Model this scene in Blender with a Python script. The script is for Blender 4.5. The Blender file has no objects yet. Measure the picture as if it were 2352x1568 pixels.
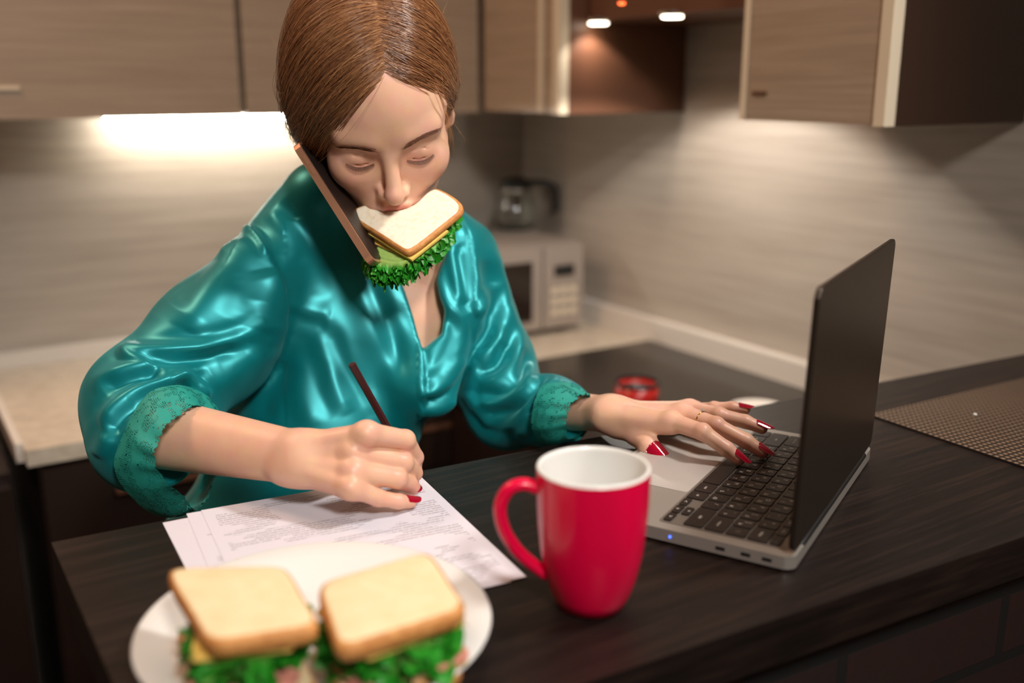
import bpy, bmesh, math, random
import numpy as np
from mathutils import Vector, Matrix
random.seed(7); RNG=np.random.default_rng(7)
PI=math.pi
# ------------------------------------------------------------------ camera maths (metres, floor z=0)
F=2287.; TH=math.atan(584/2287.); YAW=math.radians(32.7); CZ=1.45
FW=np.array([math.sin(YAW)*math.cos(TH),math.cos(YAW)*math.cos(TH),-math.sin(TH)])
RT=np.array([math.cos(YAW),-math.sin(YAW),0.]); UP=np.cross(RT,FW); CP=np.array([0,0,CZ])
def ray(x,y): return FW+RT*(x-1176)/F+UP*(784-y)/F
def at(x,y,d): return CP+ray(x,y)*d
def onz(x,y,z): r=ray(x,y); return CP+r*((z-CP[2])/r[2])
def ony(x,y,Y): r=ray(x,y); return CP+r*(Y/r[1])
def onx(x,y,X): r=ray(x,y); return CP+r*(X/r[0])
def proj(P):
    v=np.asarray(P,float)-CP; z=v@FW
    return 1176+F*(v@RT)/z,784-F*(v@UP)/z,z
C=bpy.context.scene.collection
TZ=1.065            # bar top
CTZ=.88             # kitchen worktop
XW,YB=1.5,2.28      # right and back wall
CB=1.40             # underside of wall cabinets
# ------------------------------------------------------------------ materials
def s2l(c):
    return tuple((v/255/12.92 if v/255<=.04045 else ((v/255+.055)/1.055)**2.4) for v in c)
class N:
    def __init__(s,m): s.t=m.node_tree; s.n=s.t.nodes; s.l=s.t.links
    def new(s,ty,**k):
        n=s.n.new(ty)
        for a,b in k.items():
            if a.startswith('_'): setattr(n,a[1:],b)
            else:
                key=int(a[1:]) if a[0]=='i' and a[1:].isdigit() else a.replace('__',' ')
                if isinstance(b,tuple) and len(b)==2 and hasattr(b[0],'outputs'): s.l.new(b[0].outputs[b[1]],n.inputs[key])
                else: n.inputs[key].default_value=b
        return n
    def link(s,a,ao,b,bi): s.l.new(a.outputs[ao],b.inputs[bi])
def mat(name,col=(.5,.5,.5),rough=.5,metal=0.,spec=.5,**k):
    m=bpy.data.materials.new(name); m.use_nodes=True
    b=m.node_tree.nodes['Principled BSDF']
    b.inputs['Base Color'].default_value=(*col[:3],1); b.inputs['Roughness'].default_value=rough
    b.inputs['Metallic'].default_value=metal; b.inputs['Specular IOR Level'].default_value=spec
    for a,v in k.items(): b.inputs[a.replace('_',' ')].default_value=v
    return m
def bsdf(m): return m.node_tree.nodes['Principled BSDF']
def grain(name,c1,c2,scale=(1,1,1),nscale=6,rough=.5,bump=.1,detail=6,c3=None,spec=.5,metal=0):
    """stretched noise over object coordinates"""
    m=mat(name,c1,rough,metal,spec); g=N(m); b=bsdf(m)
    tc=g.new('ShaderNodeTexCoord'); mp=g.new('ShaderNodeMapping',Vector=(tc,'Object')); mp.inputs['Scale'].default_value=scale
    no=g.new('ShaderNodeTexNoise',Vector=(mp,'Vector'),Scale=nscale,Detail=detail,Roughness=.6)
    cr=g.new('ShaderNodeValToRGB',Fac=(no,'Fac')); e=cr.color_ramp.elements
    e[0].position=.3; e[0].color=(*c1,1); e[1].position=.7; e[1].color=(*c2,1)
    if c3: x=e.new(.5); x.color=(*c3,1)
    g.link(cr,'Color',b,'Base Color')
    bp=g.new('ShaderNodeBump',Strength=bump,Distance=.002,Height=(no,'Fac')); g.link(bp,'Normal',b,'Normal')
    return m
M={}
M['wall']=grain('laminate_wall',s2l((160,149,137)),s2l((182,172,160)),(1.2,1.2,26),3,.45,.03,c3=s2l((171,161,149)))
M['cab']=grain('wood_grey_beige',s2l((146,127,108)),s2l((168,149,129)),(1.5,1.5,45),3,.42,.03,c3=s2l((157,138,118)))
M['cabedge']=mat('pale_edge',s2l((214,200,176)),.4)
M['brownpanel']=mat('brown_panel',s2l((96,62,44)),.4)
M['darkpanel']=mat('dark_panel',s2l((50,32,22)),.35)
M['ceil']=mat('ceiling_paint',s2l((190,170,150)),.8)
M['floor']=grain('floor_tile',s2l((60,48,40)),s2l((80,66,54)),(1,1,1),8,.4)
M['worktop']=grain('worktop_stone',s2l((178,164,146)),s2l((206,194,176)),(1,1,1),40,.35,.02)
M['upstand']=mat('upstand_white',s2l((214,206,196)),.4)
M['basecab']=mat('dark_base_cabinet',s2l((38,24,18)),.4)
M['hob']=mat('black_glass',s2l((26,20,17)),.15)
M['alu']=mat('brushed_aluminium',s2l((178,172,164)),.33,.85)
M['metal']=mat('steel',(.6,.58,.55),.25,1.)
M['black']=mat('black_plastic',(.012,.012,.012),.35)
M['bar']=grain('wenge_wood',s2l((16,11,9)),s2l((42,30,25)),(3,60,60),2.2,.42,.12,8,c3=s2l((26,18,15)),spec=.3)
M['baredge']=mat('bar_edge_band',s2l((44,32,25)),.25)
M['microwave']=mat('microwave_silver',s2l((168,156,146)),.4,.3)
M['mwglass']=mat('microwave_window',s2l((34,24,18)),.1)
M['red']=mat('red_enamel',s2l((176,30,24)),.3)
M['white']=mat('white_ceramic',s2l((226,226,222)),.25)
M['glass']=mat('glass',(.9,.95,.95),.02); bsdf(M['glass']).inputs['Transmission Weight'].default_value=1.
def emit(name,col,st):
    m=bpy.data.materials.new(name); m.use_nodes=True; n=m.node_tree.nodes; n.clear()
    e=n.new('ShaderNodeEmission'); e.inputs[0].default_value=(*col,1); e.inputs[1].default_value=st
    o=n.new('ShaderNodeOutputMaterial'); m.node_tree.links.new(e.outputs[0],o.inputs[0]); return m
# ------------------------------------------------------------------ object helpers
def link(name,me,m,parent=None,smooth=False):
    o=bpy.data.objects.new(name,me); C.objects.link(o)
    for x in (m if isinstance(m,(list,tuple)) else [m]): me.materials.append(x)
    if parent: o.parent=parent
    if smooth: me.polygons.foreach_set('use_smooth',[True]*len(me.polygons)); me.update()
    return o
def mesh(name,V,Fc,m,parent=None,smooth=False,mi=None):
    me=bpy.data.meshes.new(name)
    me.from_pydata([tuple(map(float,v)) for v in V],[],[tuple(int(i) for i in f) for f in Fc])
    if mi is not None: me.polygons.foreach_set('material_index',np.asarray(mi,dtype=np.int32))
    me.update()
    return link(name,me,m,parent,smooth)
def fastmesh(name,V,Q,m,parent=None,smooth=True):
    """numpy verts, quads (N,4) or tris (N,3)"""
    me=bpy.data.meshes.new(name); V=np.ascontiguousarray(V,np.float32); Q=np.ascontiguousarray(Q,np.int32); k=Q.shape[1]
    me.vertices.add(len(V)); me.vertices.foreach_set('co',V.ravel())
    me.loops.add(Q.size); me.loops.foreach_set('vertex_index',Q.ravel())
    me.polygons.add(len(Q)); me.polygons.foreach_set('loop_start',np.arange(0,Q.size,k,dtype=np.int32))
    me.update(calc_edges=True); me.validate()
    return link(name,me,m,parent,smooth)
def bmobj(name,bm,m,parent=None,smooth=False,bevel=0,seg=2):
    if bevel:
        es=[e for e in bm.edges if len(e.link_faces)==2 and e.calc_face_angle(0)>.6]
        bmesh.ops.bevel(bm,geom=es,offset=bevel,segments=seg,profile=.5,affect='EDGES')
    bmesh.ops.recalc_face_normals(bm,faces=bm.faces)
    me=bpy.data.meshes.new(name); bm.to_mesh(me); bm.free()
    return link(name,me,m,parent,smooth)
def addbox(bm,a,b,M4=None):
    a=np.minimum(a,b).astype(float),np.maximum(a,b).astype(float)
    vs=[bm.verts.new((a[i][0],a[j][1],a[k][2])) for i in (0,1) for j in (0,1) for k in (0,1)]
    for f in ((0,1,3,2),(4,6,7,5),(0,4,5,1),(2,3,7,6),(0,2,6,4),(1,5,7,3)): bm.faces.new([vs[i] for i in f])
    if M4 is not None: bmesh.ops.transform(bm,matrix=M4,verts=vs)
    return vs
def box(name,a,b,m,parent=None,bevel=.0,M4=None,seg=2):
    bm=bmesh.new(); addbox(bm,a,b,M4); return bmobj(name,bm,m,parent,bevel=bevel,seg=seg,smooth=False)
def tag(o,label,cat,group=None):
    o['label']=label; o['category']=cat
    if group: o['group']=group
    return o
def thing(name,label,cat,loc=(0,0,0),rz=0,group=None):
    o=bpy.data.objects.new(name,None); C.objects.link(o); o.location=loc; o.rotation_euler=(0,0,rz); o.empty_display_size=.05
    bpy.context.view_layer.update()
    return tag(o,label,cat,group)
def keep(o,root):
    """parent while keeping world coordinates of the mesh"""
    o.parent=root; o.matrix_parent_inverse=root.matrix_basis.inverted(); return o
def struct(o): o['kind']='structure'; return o
def lathe(prof,n=64,close=False):
    V=[];Fc=[]
    for r,z in prof:
        for i in range(n):
            a=2*PI*i/n; V.append((r*math.cos(a),r*math.sin(a),z))
    for j in range(len(prof)-1):
        for i in range(n):
            Fc.append((j*n+i,j*n+(i+1)%n,(j+1)*n+(i+1)%n,(j+1)*n+i))
    return V,Fc
def tube(P,r,n=8,cap=True):
    """tube mesh along polyline P with radius r (scalar or list)"""
    P=np.asarray(P,float); L=len(P); r=np.broadcast_to(np.asarray(r,float),(L,))
    T=np.gradient(P,axis=0); T/=np.linalg.norm(T,axis=1)[:,None]+1e-12
    u=np.cross(T[0],[0,0,1.]); 
    if np.linalg.norm(u)<1e-3: u=np.cross(T[0],[1.,0,0])
    u/=np.linalg.norm(u); V=[]
    for i in range(L):
        u=u-T[i]*(u@T[i]); u/=np.linalg.norm(u); w=np.cross(T[i],u)
        for k in range(n):
            a=2*PI*k/n; V.append(P[i]+r[i]*(math.cos(a)*u+math.sin(a)*w))
    Fc=[(i*n+k,i*n+(k+1)%n,(i+1)*n+(k+1)%n,(i+1)*n+k) for i in range(L-1) for k in range(n)]
    if cap: Fc+= [tuple(range(n))[::-1],tuple(range((L-1)*n,L*n))]
    return V,Fc
def spline(P,n):
    """Catmull-Rom resample"""
    P=np.asarray(P,float); Q=np.vstack([2*P[0]-P[1],P,2*P[-1]-P[-2]]); out=[]
    segs=len(P)-1; ts=np.linspace(0,segs,n)
    for t in ts:
        i=min(int(t),segs-1); u=t-i; a,b,c,d=Q[i:i+4]
        out.append(.5*((2*b)+(-a+c)*u+(2*a-5*b+4*c-d)*u*u+(-a+3*b-3*c+d)*u**3))
    return np.array(out)
# ================================================================== ROOM
struct(box('floor',(-1.5,-.6,-.05),(XW+.1,YB+.1,0),M['floor']))
struct(box('wall_back',(-1.5,YB,0),(XW+.1,YB+.1,2.8),M['wall']))
struct(box('wall_right',(XW,-.6,0),(XW+.1,YB,2.8),M['wall']))
struct(box('wall_left',(-1.6,-.6,0),(-1.5,YB+.1,2.8),M['ceil']))
struct(box('ceiling',(-1.6,-.6,2.8),(XW+.1,YB+.1,2.85),M['ceil']))
# back wall cabinets
def wall_cabinet(x0,x1,label):
    t=thing('wall_cabinet',label,'cabinet',((x0+x1)/2,YB-.165,CB),group='wall cabinets along the back wall')
    w=(x1-x0)/2
    box('cabinet_body',(-w,-.145,.0),(w,.163,.75),M['cab'],t)
    box('door',(-w+.002,-.167,-.004),(w-.002,-.147,.748),M['cab'],t,bevel=.002)
    box('handle',(-w*.5-.06,-.171,.045),(-w*.5+.06,-.1675,.052),M['cabedge'],t)
    return t
wall_cabinet(-.575,.025,'beige wood wall cabinet at the far left edge of the photo')
wall_cabinet(.033,.629,'beige wood wall cabinet above the glowing light strip, left of the woman')
wall_cabinet(.637,1.165,'beige wood wall cabinet directly behind the woman\'s head')
# corner cabinet on the right wall
t=thing('corner_cabinet','wood wall cabinet in the corner above the microwave, with pale front edge and brown side','cabinet',(1.335,1.80,CB))
box('cabinet_body',(-.145,-.13,.004),(.163,.135,.75),M['cab'],t)
box('door',(-.165,-.075,0),(-.147,.135,.75),M['cab'],t,bevel=.001)
box('door_frame',(-.167,-.088,0),(-.147,-.077,.75),M['cabedge'],t)
box('glass_door',(-.163,-.13,.0),(-.149,-.09,.75),M['cab'],t)
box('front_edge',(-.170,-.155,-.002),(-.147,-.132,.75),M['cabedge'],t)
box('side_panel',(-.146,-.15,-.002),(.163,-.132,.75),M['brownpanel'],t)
# hood cabinet with downlights
SP=[np.array([1.24,1.62]),np.array([1.235,1.40])]
t=thing('hood_cabinet','raised brown cupboard over the hob with small round downlights underneath','cabinet',(1.335,1.40,1.575))
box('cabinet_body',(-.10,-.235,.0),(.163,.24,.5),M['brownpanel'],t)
for s in SP:
    V,Fc=lathe([(.0,-.004),(.016,-.004),(.021,-.003),(.024,0),(.024,.004)],28)
    rg=mesh('downlight_ring',[(v[0]+s[0]-1.335,v[1]+s[1]-1.40,v[2]) for v in V],Fc,M['metal'],t,True)
    V,Fc=lathe([(0,-.0062),(.0175,-.0062),(.019,-.0045)],28)
    mesh('lamp_lens',[(v[0]+s[0]-1.335,v[1]+s[1]-1.40,v[2]) for v in V],Fc,emit('lamp_glow',(1,.86,.66),14),rg,True)
q=onz(1428,6,1.575)
V,Fc=lathe([(0,-.003),(.004,-.003),(.006,0)],16)
mesh('indicator_lamp',[(v[0]+q[0]-1.335,v[1]+q[1]-1.40,v[2]) for v in V],Fc,emit('red_glow',(1,.12,.03),6),t,True)
# right wall cabinet
t=thing('wall_cabinet','wood wall cabinet at the top right with pale front edge and dark side panel','cabinet',(1.335,1.02,CB))
box('cabinet_body',(-.145,-.115,.004),(.163,.137,.75),M['cab'],t)
box('door',(-.165,-.112,0),(-.147,.125,.75),M['cab'],t,bevel=.001)
box('door_frame',(-.166,.127,0),(-.147,.139,.75),M['cabedge'],t)
box('handle',(-.169,.085,.038),(-.1655,.112,.044),M['brownpanel'],t)
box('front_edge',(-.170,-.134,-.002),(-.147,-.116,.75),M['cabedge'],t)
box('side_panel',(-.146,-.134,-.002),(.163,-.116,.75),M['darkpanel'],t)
# LED strip
a=ony(238,276,2.22); b=ony(760,276,2.22)
t=thing('light_strip','glowing white light bar under the back wall cabinets, left of the woman','lamp',((a[0]+b[0])/2,2.22,CB-.0042))
w=(b[0]-a[0])/2
box('housing',(-w,-.012,-.006),(w,.012,0.004),M['alu'],t,bevel=.001)
box('diffuser',(-w+.003,-.010,-.018),(w-.003,.010,-.0061),emit('led_glow',(1,.92,.78),48),t)
# worktops, base cabinets
LX=.157; FY=1.70
bm=bmesh.new(); addbox(bm,(LX,FY,CTZ-.028),(XW-.006,YB-.004,CTZ))
wt=bmobj('worktop',bm,M['worktop'],bevel=.002); tag(wt,'pale stone worktop along the back wall under the microwave','worktop')
bm=bmesh.new(); addbox(bm,(.92,.86,CTZ-.028),(XW-.006,FY-.001,CTZ)); 
wt2=bmobj('worktop',bm,M['worktop'],bevel=.002); tag(wt2,'pale stone worktop along the right wall around the hob','worktop')
tr=box('edge_strip',(LX-.012,FY+.03,CTZ-.028),(LX+.0005,YB-.004,CTZ+.004),M['upstand'],wt,bevel=.001)
struct(box('trim_1',(XW-.028,.80,CTZ+.0005),(XW-.002,YB-.03,CTZ+.052),M['upstand'],bevel=.004))
struct(box('trim_2',(LX+.001,YB-.026,CTZ+.0005),(XW-.03,YB-.002,CTZ+.03),M['upstand'],bevel=.004))
h=box('hob',(.922,.862,CTZ+.0005),(XW-.036,FY-.003,CTZ+.007),M['hob'],bevel=.002); tag(h,'black glass hob set in the worktop by the right wall','hob')
def base_cab(x0,x1,y0,y1,label,side):
    t=thing('base_cabinet',label,'cabinet',((x0+x1)/2,(y0+y1)/2,0),group='dark base cabinets'); w=(x1-x0)/2; d=(y1-y0)/2; Z=CTZ-.029
    box('cabinet_body',(-w,-d,.0),(w,d,Z),M['basecab'],t)
    if side=='y':
        box('door',(-w+.003,-d-.018,.1),(w-.003,-d-.001,Z-.16),M['basecab'],t,bevel=.001)
        dr=box('drawer',(-w+.003,-d-.018,Z-.155),(w-.003,-d-.001,Z-.01),M['basecab'],t,bevel=.001)
        box('handle',(-w*.5,-d-.026,Z-.075),(w*.5,-d-.0185,Z-.067),M['brownpanel'],dr)
    else:
        box('door',(-w-.018,-d+.003,.1),(-w-.001,d-.003,Z-.02),M['basecab'],t,bevel=.001)
base_cab(.175,.625,FY+.02,YB-.004,'dark base cabinet with drawer under the left end of the worktop','y')
base_cab(.63,1.12,FY+.02,YB-.004,'dark base cabinet behind the woman\'s waist','y')
base_cab(.955,1.49,.87,FY-.01,'dark base cabinet under the hob beside the right wall','x')
t=thing('low_cabinet','very dark low cabinet beyond the left end of the worktop','cabinet',(-.16,YB-.27,0))
box('cabinet_body',(-.30,-.26,0),(.295,.26,.83),M['basecab'],t,bevel=.002); box('door',(-.297,-.28,.08),(.292,-.261,.81),M['basecab'],t,bevel=.001)
# microwave
mp=onz(1338,757,CTZ); mz=ony(1240,566,mp[1])[2]; MY=float(mp[1]); MX=float(mp[0])
t=thing('microwave','silver microwave oven with dark window in the corner of the worktop','microwave',(MX-.235,MY+.17,CTZ+.0008))
hh=float(mz-CTZ)
box('oven_body',(-.235,-.15,.012),(.235,.16,hh),M['microwave'],t,bevel=.006)
box('door',(-.233,-.17,.016),(.115,-.152,hh-.004),M['microwave'],t,bevel=.004)
box('window',(-.205,-.1745,.04),(.085,-.1705,hh-.035),M['mwglass'],t,bevel=.002)
box('control_panel',(.12,-.17,.016),(.233,-.152,hh-.004),M['microwave'],t,bevel=.004)
box('display',(.150,-.1735,hh-.075),(.205,-.1705,hh-.05),M['black'],t)
for i in range(3):
    for j in range(3): box('button',(.142+i*.026,-.1725,.045+j*.026),(.160+i*.026,-.1705,.060+j*.026),M['cabedge'],t)
for sx in (-1,1):
    for sy in (-1,1): box('foot',(sx*.2-.012,sy*.12-.012,.0),(sx*.2+.012,sy*.12+.012,.0118),M['black'],t)
# jug on the microwave
jp=at(1200,532,1); tt=(CTZ+hh-CZ)/(jp[2]-CZ); jp=CP+(jp-CP)*tt
jd=float((jp-CP)@FW); print('jug',jp,jd,'mw',MX,MY,hh)
t=thing('coffee_jug','glass coffee jug with dark lid and curved handle on top of the microwave','jug',tuple(map(float,jp+np.array([0.01,.05,0]))),rz=-YAW)
V,Fc=lathe([(0,.001),(.045,.001),(.052,.006),(.056,.03),(.050,.065),(.036,.095),(.033,.105),(.0315,.105),(.0345,.094),(.0485,.064),(.0545,.03),(.050,.008),(0,.004)],48)
mesh('glass_bowl',V,Fc,M['glass'],t,True)
V,Fc=lathe([(0,.107),(.036,.107),(.038,.112),(.036,.124),(.022,.132),(0,.134)],40); mesh('lid',V,Fc,M['black'],t,True)
V,Fc=lathe([(.0368,.097),(.0395,.097),(.0395,.106),(.037,.106)],40); mesh('collar',V,Fc,M['metal'],t,True)
hp_=spline([(.036,0,.118),(.075,0,.118),(.098,0,.105),(.104,0,.075),(.103,0,.045)],24)
V,Fc=tube(hp_,[.009]*24,10); mesh('handle',V,Fc,M['black'],t,True)
# red pot, pale dish
rp=onz(1462,912,CTZ+.02)
t=thing('saucepan','small red pot with dark inside standing on the hob behind the hand','pot',(float(rp[0]),float(rp[1]),CTZ+.0072))
V,Fc=lathe([(0,0),(.036,0),(.039,.004),(.040,.038),(.0375,.038),(.0365,.006),(0,.005)],40); mesh('pot_body',V,Fc,M['red'],t,True)
V,Fc=lathe([(.0375,.039),(.041,.039),(.042,.042),(.040,.045),(.036,.044)],40); mesh('rim',V,Fc,M['black'],t,True)
V,Fc=lathe([(0,.030),(.0365,.030)],40); mesh('contents',V,Fc,M['black'],t,True)
wp=onz(1742,945,CTZ+.03)
V,Fc=lathe([(0,0),(.03,0),(.034,.004),(.052,.028),(.05,.030),(.032,.007),(0,.005)],48)
d=mesh('bowl',V,Fc,M['upstand'],None,True); d.location=(float(wp[0]),float(wp[1]),CTZ+.0072); tag(d,'pale round bowl just behind the bar edge near the laptop','bowl')
# ================================================================== BAR
BA=math.radians(-4.2)
BL0,BL1=.093,1.5
def bary(x): return .878+(x-.25)*math.tan(BA)       # far edge
def barn(x): return .468+(x-.355)*math.tan(BA)*.9   # near edge
z1=TZ; z0=TZ-.04
x0,x1=BL0,XW-.002
V=[(x0,barn(x0),z0),(x1,barn(x1),z0),(x1,bary(x1),z0),(x0,bary(x0),z0),(x0,barn(x0),z1),(x1,barn(x1),z1),(x1,bary(x1),z1),(x0,bary(x0),z1)]
bm=bmesh.new(); vv=[bm.verts.new(v) for v in V]
for f in ((0,3,2,1),(4,5,6,7),(0,1,5,4),(1,2,6,5),(2,3,7,6),(3,0,4,7)): bm.faces.new([vv[i] for i in f])
bar=bmobj('bar_counter',bm,M['bar'],bevel=.003,seg=3); tag(bar,'dark wenge wood bar top carrying the laptop, mug, papers and plate','counter')
# brick base with real bricks relief
def brickmat():
    m=mat('dark_brick',s2l((46,24,18)),.8); g=N(m); b=bsdf(m)
    tc=g.new('ShaderNodeTexCoord'); mp=g.new('ShaderNodeMapping',Vector=(tc,'Object')); mp.inputs['Rotation'].default_value=(PI/2,0,0)
    br=g.new('ShaderNodeTexBrick',Vector=(mp,'Vector'),Scale=1.,Mortar__Size=.006,Brick__Width=.22,Row__Height=.075)
    br.inputs['Color1'].default_value=(*s2l((56,28,22)),1); br.inputs['Color2'].default_value=(*s2l((42,23,19)),1); br.inputs['Mortar'].default_value=(*s2l((24,20,18)),1)
    no=g.new('ShaderNodeTexNoise',Vector=(tc,'Object'),Scale=40.,Detail=6.)
    mx=g.new('ShaderNodeMix',_data_type='RGBA',_blend_type='MULTIPLY'); mx.inputs['Factor'].default_value=.5
    g.link(br,'Color',mx,'A'); g.link(no,'Color',mx,'B'); g.link(mx,'Result',b,'Base Color')
    bp=g.new('ShaderNodeBump',Strength=.8,Distance=.01); bp.invert=True; g.link(br,'Fac',bp,'Height'); g.link(bp,'Normal',b,'Normal')
    return m
V=[(x0+.03,barn(x0)+.045,0),(x1,barn(x1)+.045,0),(x1,bary(x1)-.09,0),(x0+.03,bary(x0)-.09,0)]
V+= [(a,b,z0-.0005) for a,b,_ in V]
o=mesh('brick_base',V,[(0,3,2,1),(4,5,6,7),(0,1,5,4),(1,2,6,5),(2,3,7,6),(3,0,4,7)],brickmat()); tag(o,'dark red brick base wall under the bar top','bar base')
# woven placemat
def matmat():
    m=mat('woven_vinyl',s2l((70,52,40)),.42); g=N(m); b=bsdf(m)
    tc=g.new('ShaderNodeTexCoord')
    w1=g.new('ShaderNodeTexWave',Vector=(tc,'Object'),Scale=42.,_bands_direction='X'); w2=g.new('ShaderNodeTexWave',Vector=(tc,'Object'),Scale=42.,_bands_direction='Y')
    mu=g.new('ShaderNodeMath',_operation='MULTIPLY'); g.link(w1,'Fac',mu,0); g.link(w2,'Fac',mu,1)
    cr=g.new('ShaderNodeValToRGB',Fac=(mu,0)); e=cr.color_ramp.elements
    e[0].position=.1; e[0].color=(*s2l((34,25,20)),1); e[1].position=.8; e[1].color=(*s2l((138,112,88)),1)
    g.link(cr,'Color',b,'Base Color'); bp=g.new('ShaderNodeBump',Strength=.6,Distance=.001); g.link(mu,0,bp,'Height'); g.link(bp,'Normal',b,'Normal')
    return m
# corners from the photo
A_=onz(2016,958,TZ+.002); B_=onz(2352,1072,TZ+.002); du=(B_-A_)/np.linalg.norm(B_-A_); angm=math.atan2(du[1],du[0])
t=box('placemat',(-.012,0,0),(.30,.42,.0018),matmat(),bevel=.0006)
t.location=(float(A_[0]),float(A_[1])-.0,TZ+.0003); t.rotation_euler=(0,0,angm)
tag(t,'brown woven placemat on the bar at the right edge of the photo','placemat')
cpn=onz(2240,950,TZ+.004)
V,Fc=lathe([(0,0),(.0018,.0003),(.0024,.0012),(.0017,.0022),(0,.0026)],10); c=mesh('crumb',V,Fc,M['white'],None,True); c.location=(float(cpn[0]),float(cpn[1]),TZ+.0022); tag(c,'tiny white bread crumb on the woven placemat','crumb')
# ================================================================== LAPTOP
LA=-2.6763; lo=np.array([.7686,.8243]); 
lap=thing('laptop','open slim silver laptop with black keys, its lid facing away from the woman','laptop',(float(lo[0]),float(lo[1]),TZ+.0004),rz=LA)
def rrect(x0,y0,x1,y1,r,n=6):
    P=[]
    for cx,cy,a0 in ((x1-r,y1-r,0),(x0+r,y1-r,PI/2),(x0+r,y0+r,PI),(x1-r,y0+r,3*PI/2)):
        for i in range(n+1): a=a0+PI/2*i/n; P.append((cx+r*math.cos(a),cy+r*math.sin(a)))
    return P
def prism(bm,P,z0,z1,M4=None):
    a=[bm.verts.new((x,y,z0)) for x,y in P]; b=[bm.verts.new((x,y,z1)) for x,y in P]; n=len(P)
    bm.faces.new(a[::-1]); bm.faces.new(b)
    for i in range(n): bm.faces.new((a[i],a[(i+1)%n],b[(i+1)%n],b[i]))
    if M4 is not None: bmesh.ops.transform(bm,matrix=M4,verts=a+b)
LT=.0135
M['laptopalu']=mat('laptop_silver',s2l((172,166,158)),.36,.55)
bm=bmesh.new(); prism(bm,rrect(0,0,.304,.212,.010),.0022,LT); base=bmobj('base',bm,M['laptopalu'],lap,bevel=.0018,seg=3)
for fx in (.02,.284):
    for fy in (.02,.192):
        V,Fc=lathe([(0,0),(.006,0),(.007,.0025),(0,.0026)],16); mesh('rubber_foot',[(v[0]+fx,v[1]+fy,v[2]) for v in V],Fc,M['black'],lap,True)
bm=bmesh.new(); prism(bm,rrect(.085,.006,.219,.088,.004),LT+.0001,LT+.0005); bmobj('trackpad',bm,mat('trackpad_glass',s2l((178,172,166)),.2,.1),lap)
M['keyw']=mat('key_well',s2l((120,112,104)),.4,.4)
bm=bmesh.new(); prism(bm,rrect(.0125,.0885,.2915,.2035,.004),LT+.0001,LT+.0004); bmobj('keyboard_well',bm,M['keyw'],lap)
M['key']=mat('key_black',s2l((30,24,22)),.42); M['legend']=mat('key_legend',s2l((205,200,190)),.5)
_fc={}
def glyph(s,size):
    if (s,size) in _fc: return _fc[(s,size)]
    cu=bpy.data.curves.new('legend_text','FONT'); cu.body=s; cu.size=size; cu.align_x='CENTER'; cu.align_y='CENTER'; cu.resolution_u=2
    ob=bpy.data.objects.new('legend_text',cu); C.objects.link(ob); bpy.context.view_layer.update()
    me=bpy.data.meshes.new_from_object(ob.evaluated_get(bpy.context.evaluated_depsgraph_get()))
    V=[tuple(v.co) for v in me.vertices]; Fc=[tuple(p.vertices) for p in me.polygons]
    bpy.data.objects.remove(ob); bpy.data.curves.remove(cu); bpy.data.meshes.remove(me); _fc[(s,size)]=(V,Fc); return V,Fc
def key(x0,y0,x1,y1,txt,sub=''):
    bm=bmesh.new(); prism(bm,rrect(x0+.0011,y0+.0011,x1-.0011,y1-.0011,.0016,3),LT+.0006,LT+.0018)
    nf=len(bm.faces)
    def put(s,sz,ox,oy):
        V,Fc=glyph(s,sz); vs=[bm.verts.new((v[0]+ox,v[1]+oy,LT+.00185)) for v in V]
        for f in Fc:
            try: fc=bm.faces.new([vs[i] for i in f]); fc.material_index=1
            except ValueError: pass
    cx=(x0+x1)/2; cy=(y0+y1)/2
    if txt: put(txt,.0062 if len(txt)<2 else .0038,cx-(.003 if sub else 0),cy+(.0028 if sub else 0))
    if sub: put(sub,.005,cx+.003,cy-.0032)
    me=bpy.data.meshes.new('key'); bm.to_mesh(me); bm.free(); return link('key',me,[M['key'],M['legend']],lap)
U=.019; kx=.0142; ky=.0905
rows=[ # y index, keys (label, sub, width)
 (1,[('shift','',2.25)]+[(a,b,1) for a,b in zip('ZXCVBNM,./','ЯЧСМИТЬБЮ.')]+[('shift','',2.25)]),
 (2,[('caps lock','',1.75)]+[(a,b,1) for a,b in zip("ASDFGHJKL;'",'ФЫВАПРОЛДЖЭ')]+[('return','',1.75)]),
 (3,[('tab','',1.5)]+[(a,b,1) for a,b in zip('QWERTYUIOP[]','ЙЦУКЕНГШЩЗХЪ')]+[('\\','',1.0)]),
 (4,[('`','',1)]+[(a,b,1) for a,b in zip('1234567890-=','!"№%:,.;()_+')]+[('delete','',1.5)])]
for ri,ks in rows:
    x=kx; 
    for a,b,w in ks: key(x,ky+ri*U,x+w*U,ky+(ri+1)*U,a,b); x+=w*U
x=kx
for a,w in (('fn',1),('ctrl',1),('alt',1),('cmd',1.25),('',5),('cmd',1.25),('alt',1)): key(x,ky,x+w*U,ky+U,a); x+=w*U
key(x,ky,x+U,ky+U*.5,'<'); key(x+U,ky,x+2*U,ky+U*.5,'v'); key(x+U,ky+U*.5,x+2*U,ky+U,'^'); key(x+2*U,ky,x+3*U,ky+U*.5,'>')
x=kx; fw_=14.5*U/14
for i,a in enumerate(['esc']+['F%d'%k for k in range(1,13)]+['']): key(x,ky+5*U,x+fw_,ky+5*U+.0105,a); x+=fw_
# speaker/led and ports
V,Fc=lathe([(0,0),(.0012,0),(.0012,.0006),(0,.0007)],12)
led=mesh('status_light',[(.3042+v[2],.105+v[0],.0075+v[1]) for v in V],Fc,emit('blue_glow',(.05,.12,1),4),lap,True)
for py in (.150,.172,.190): box('port',(.3036,py-.004,.006),(.3043,py+.004,.009),M['black'],lap)
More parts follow.
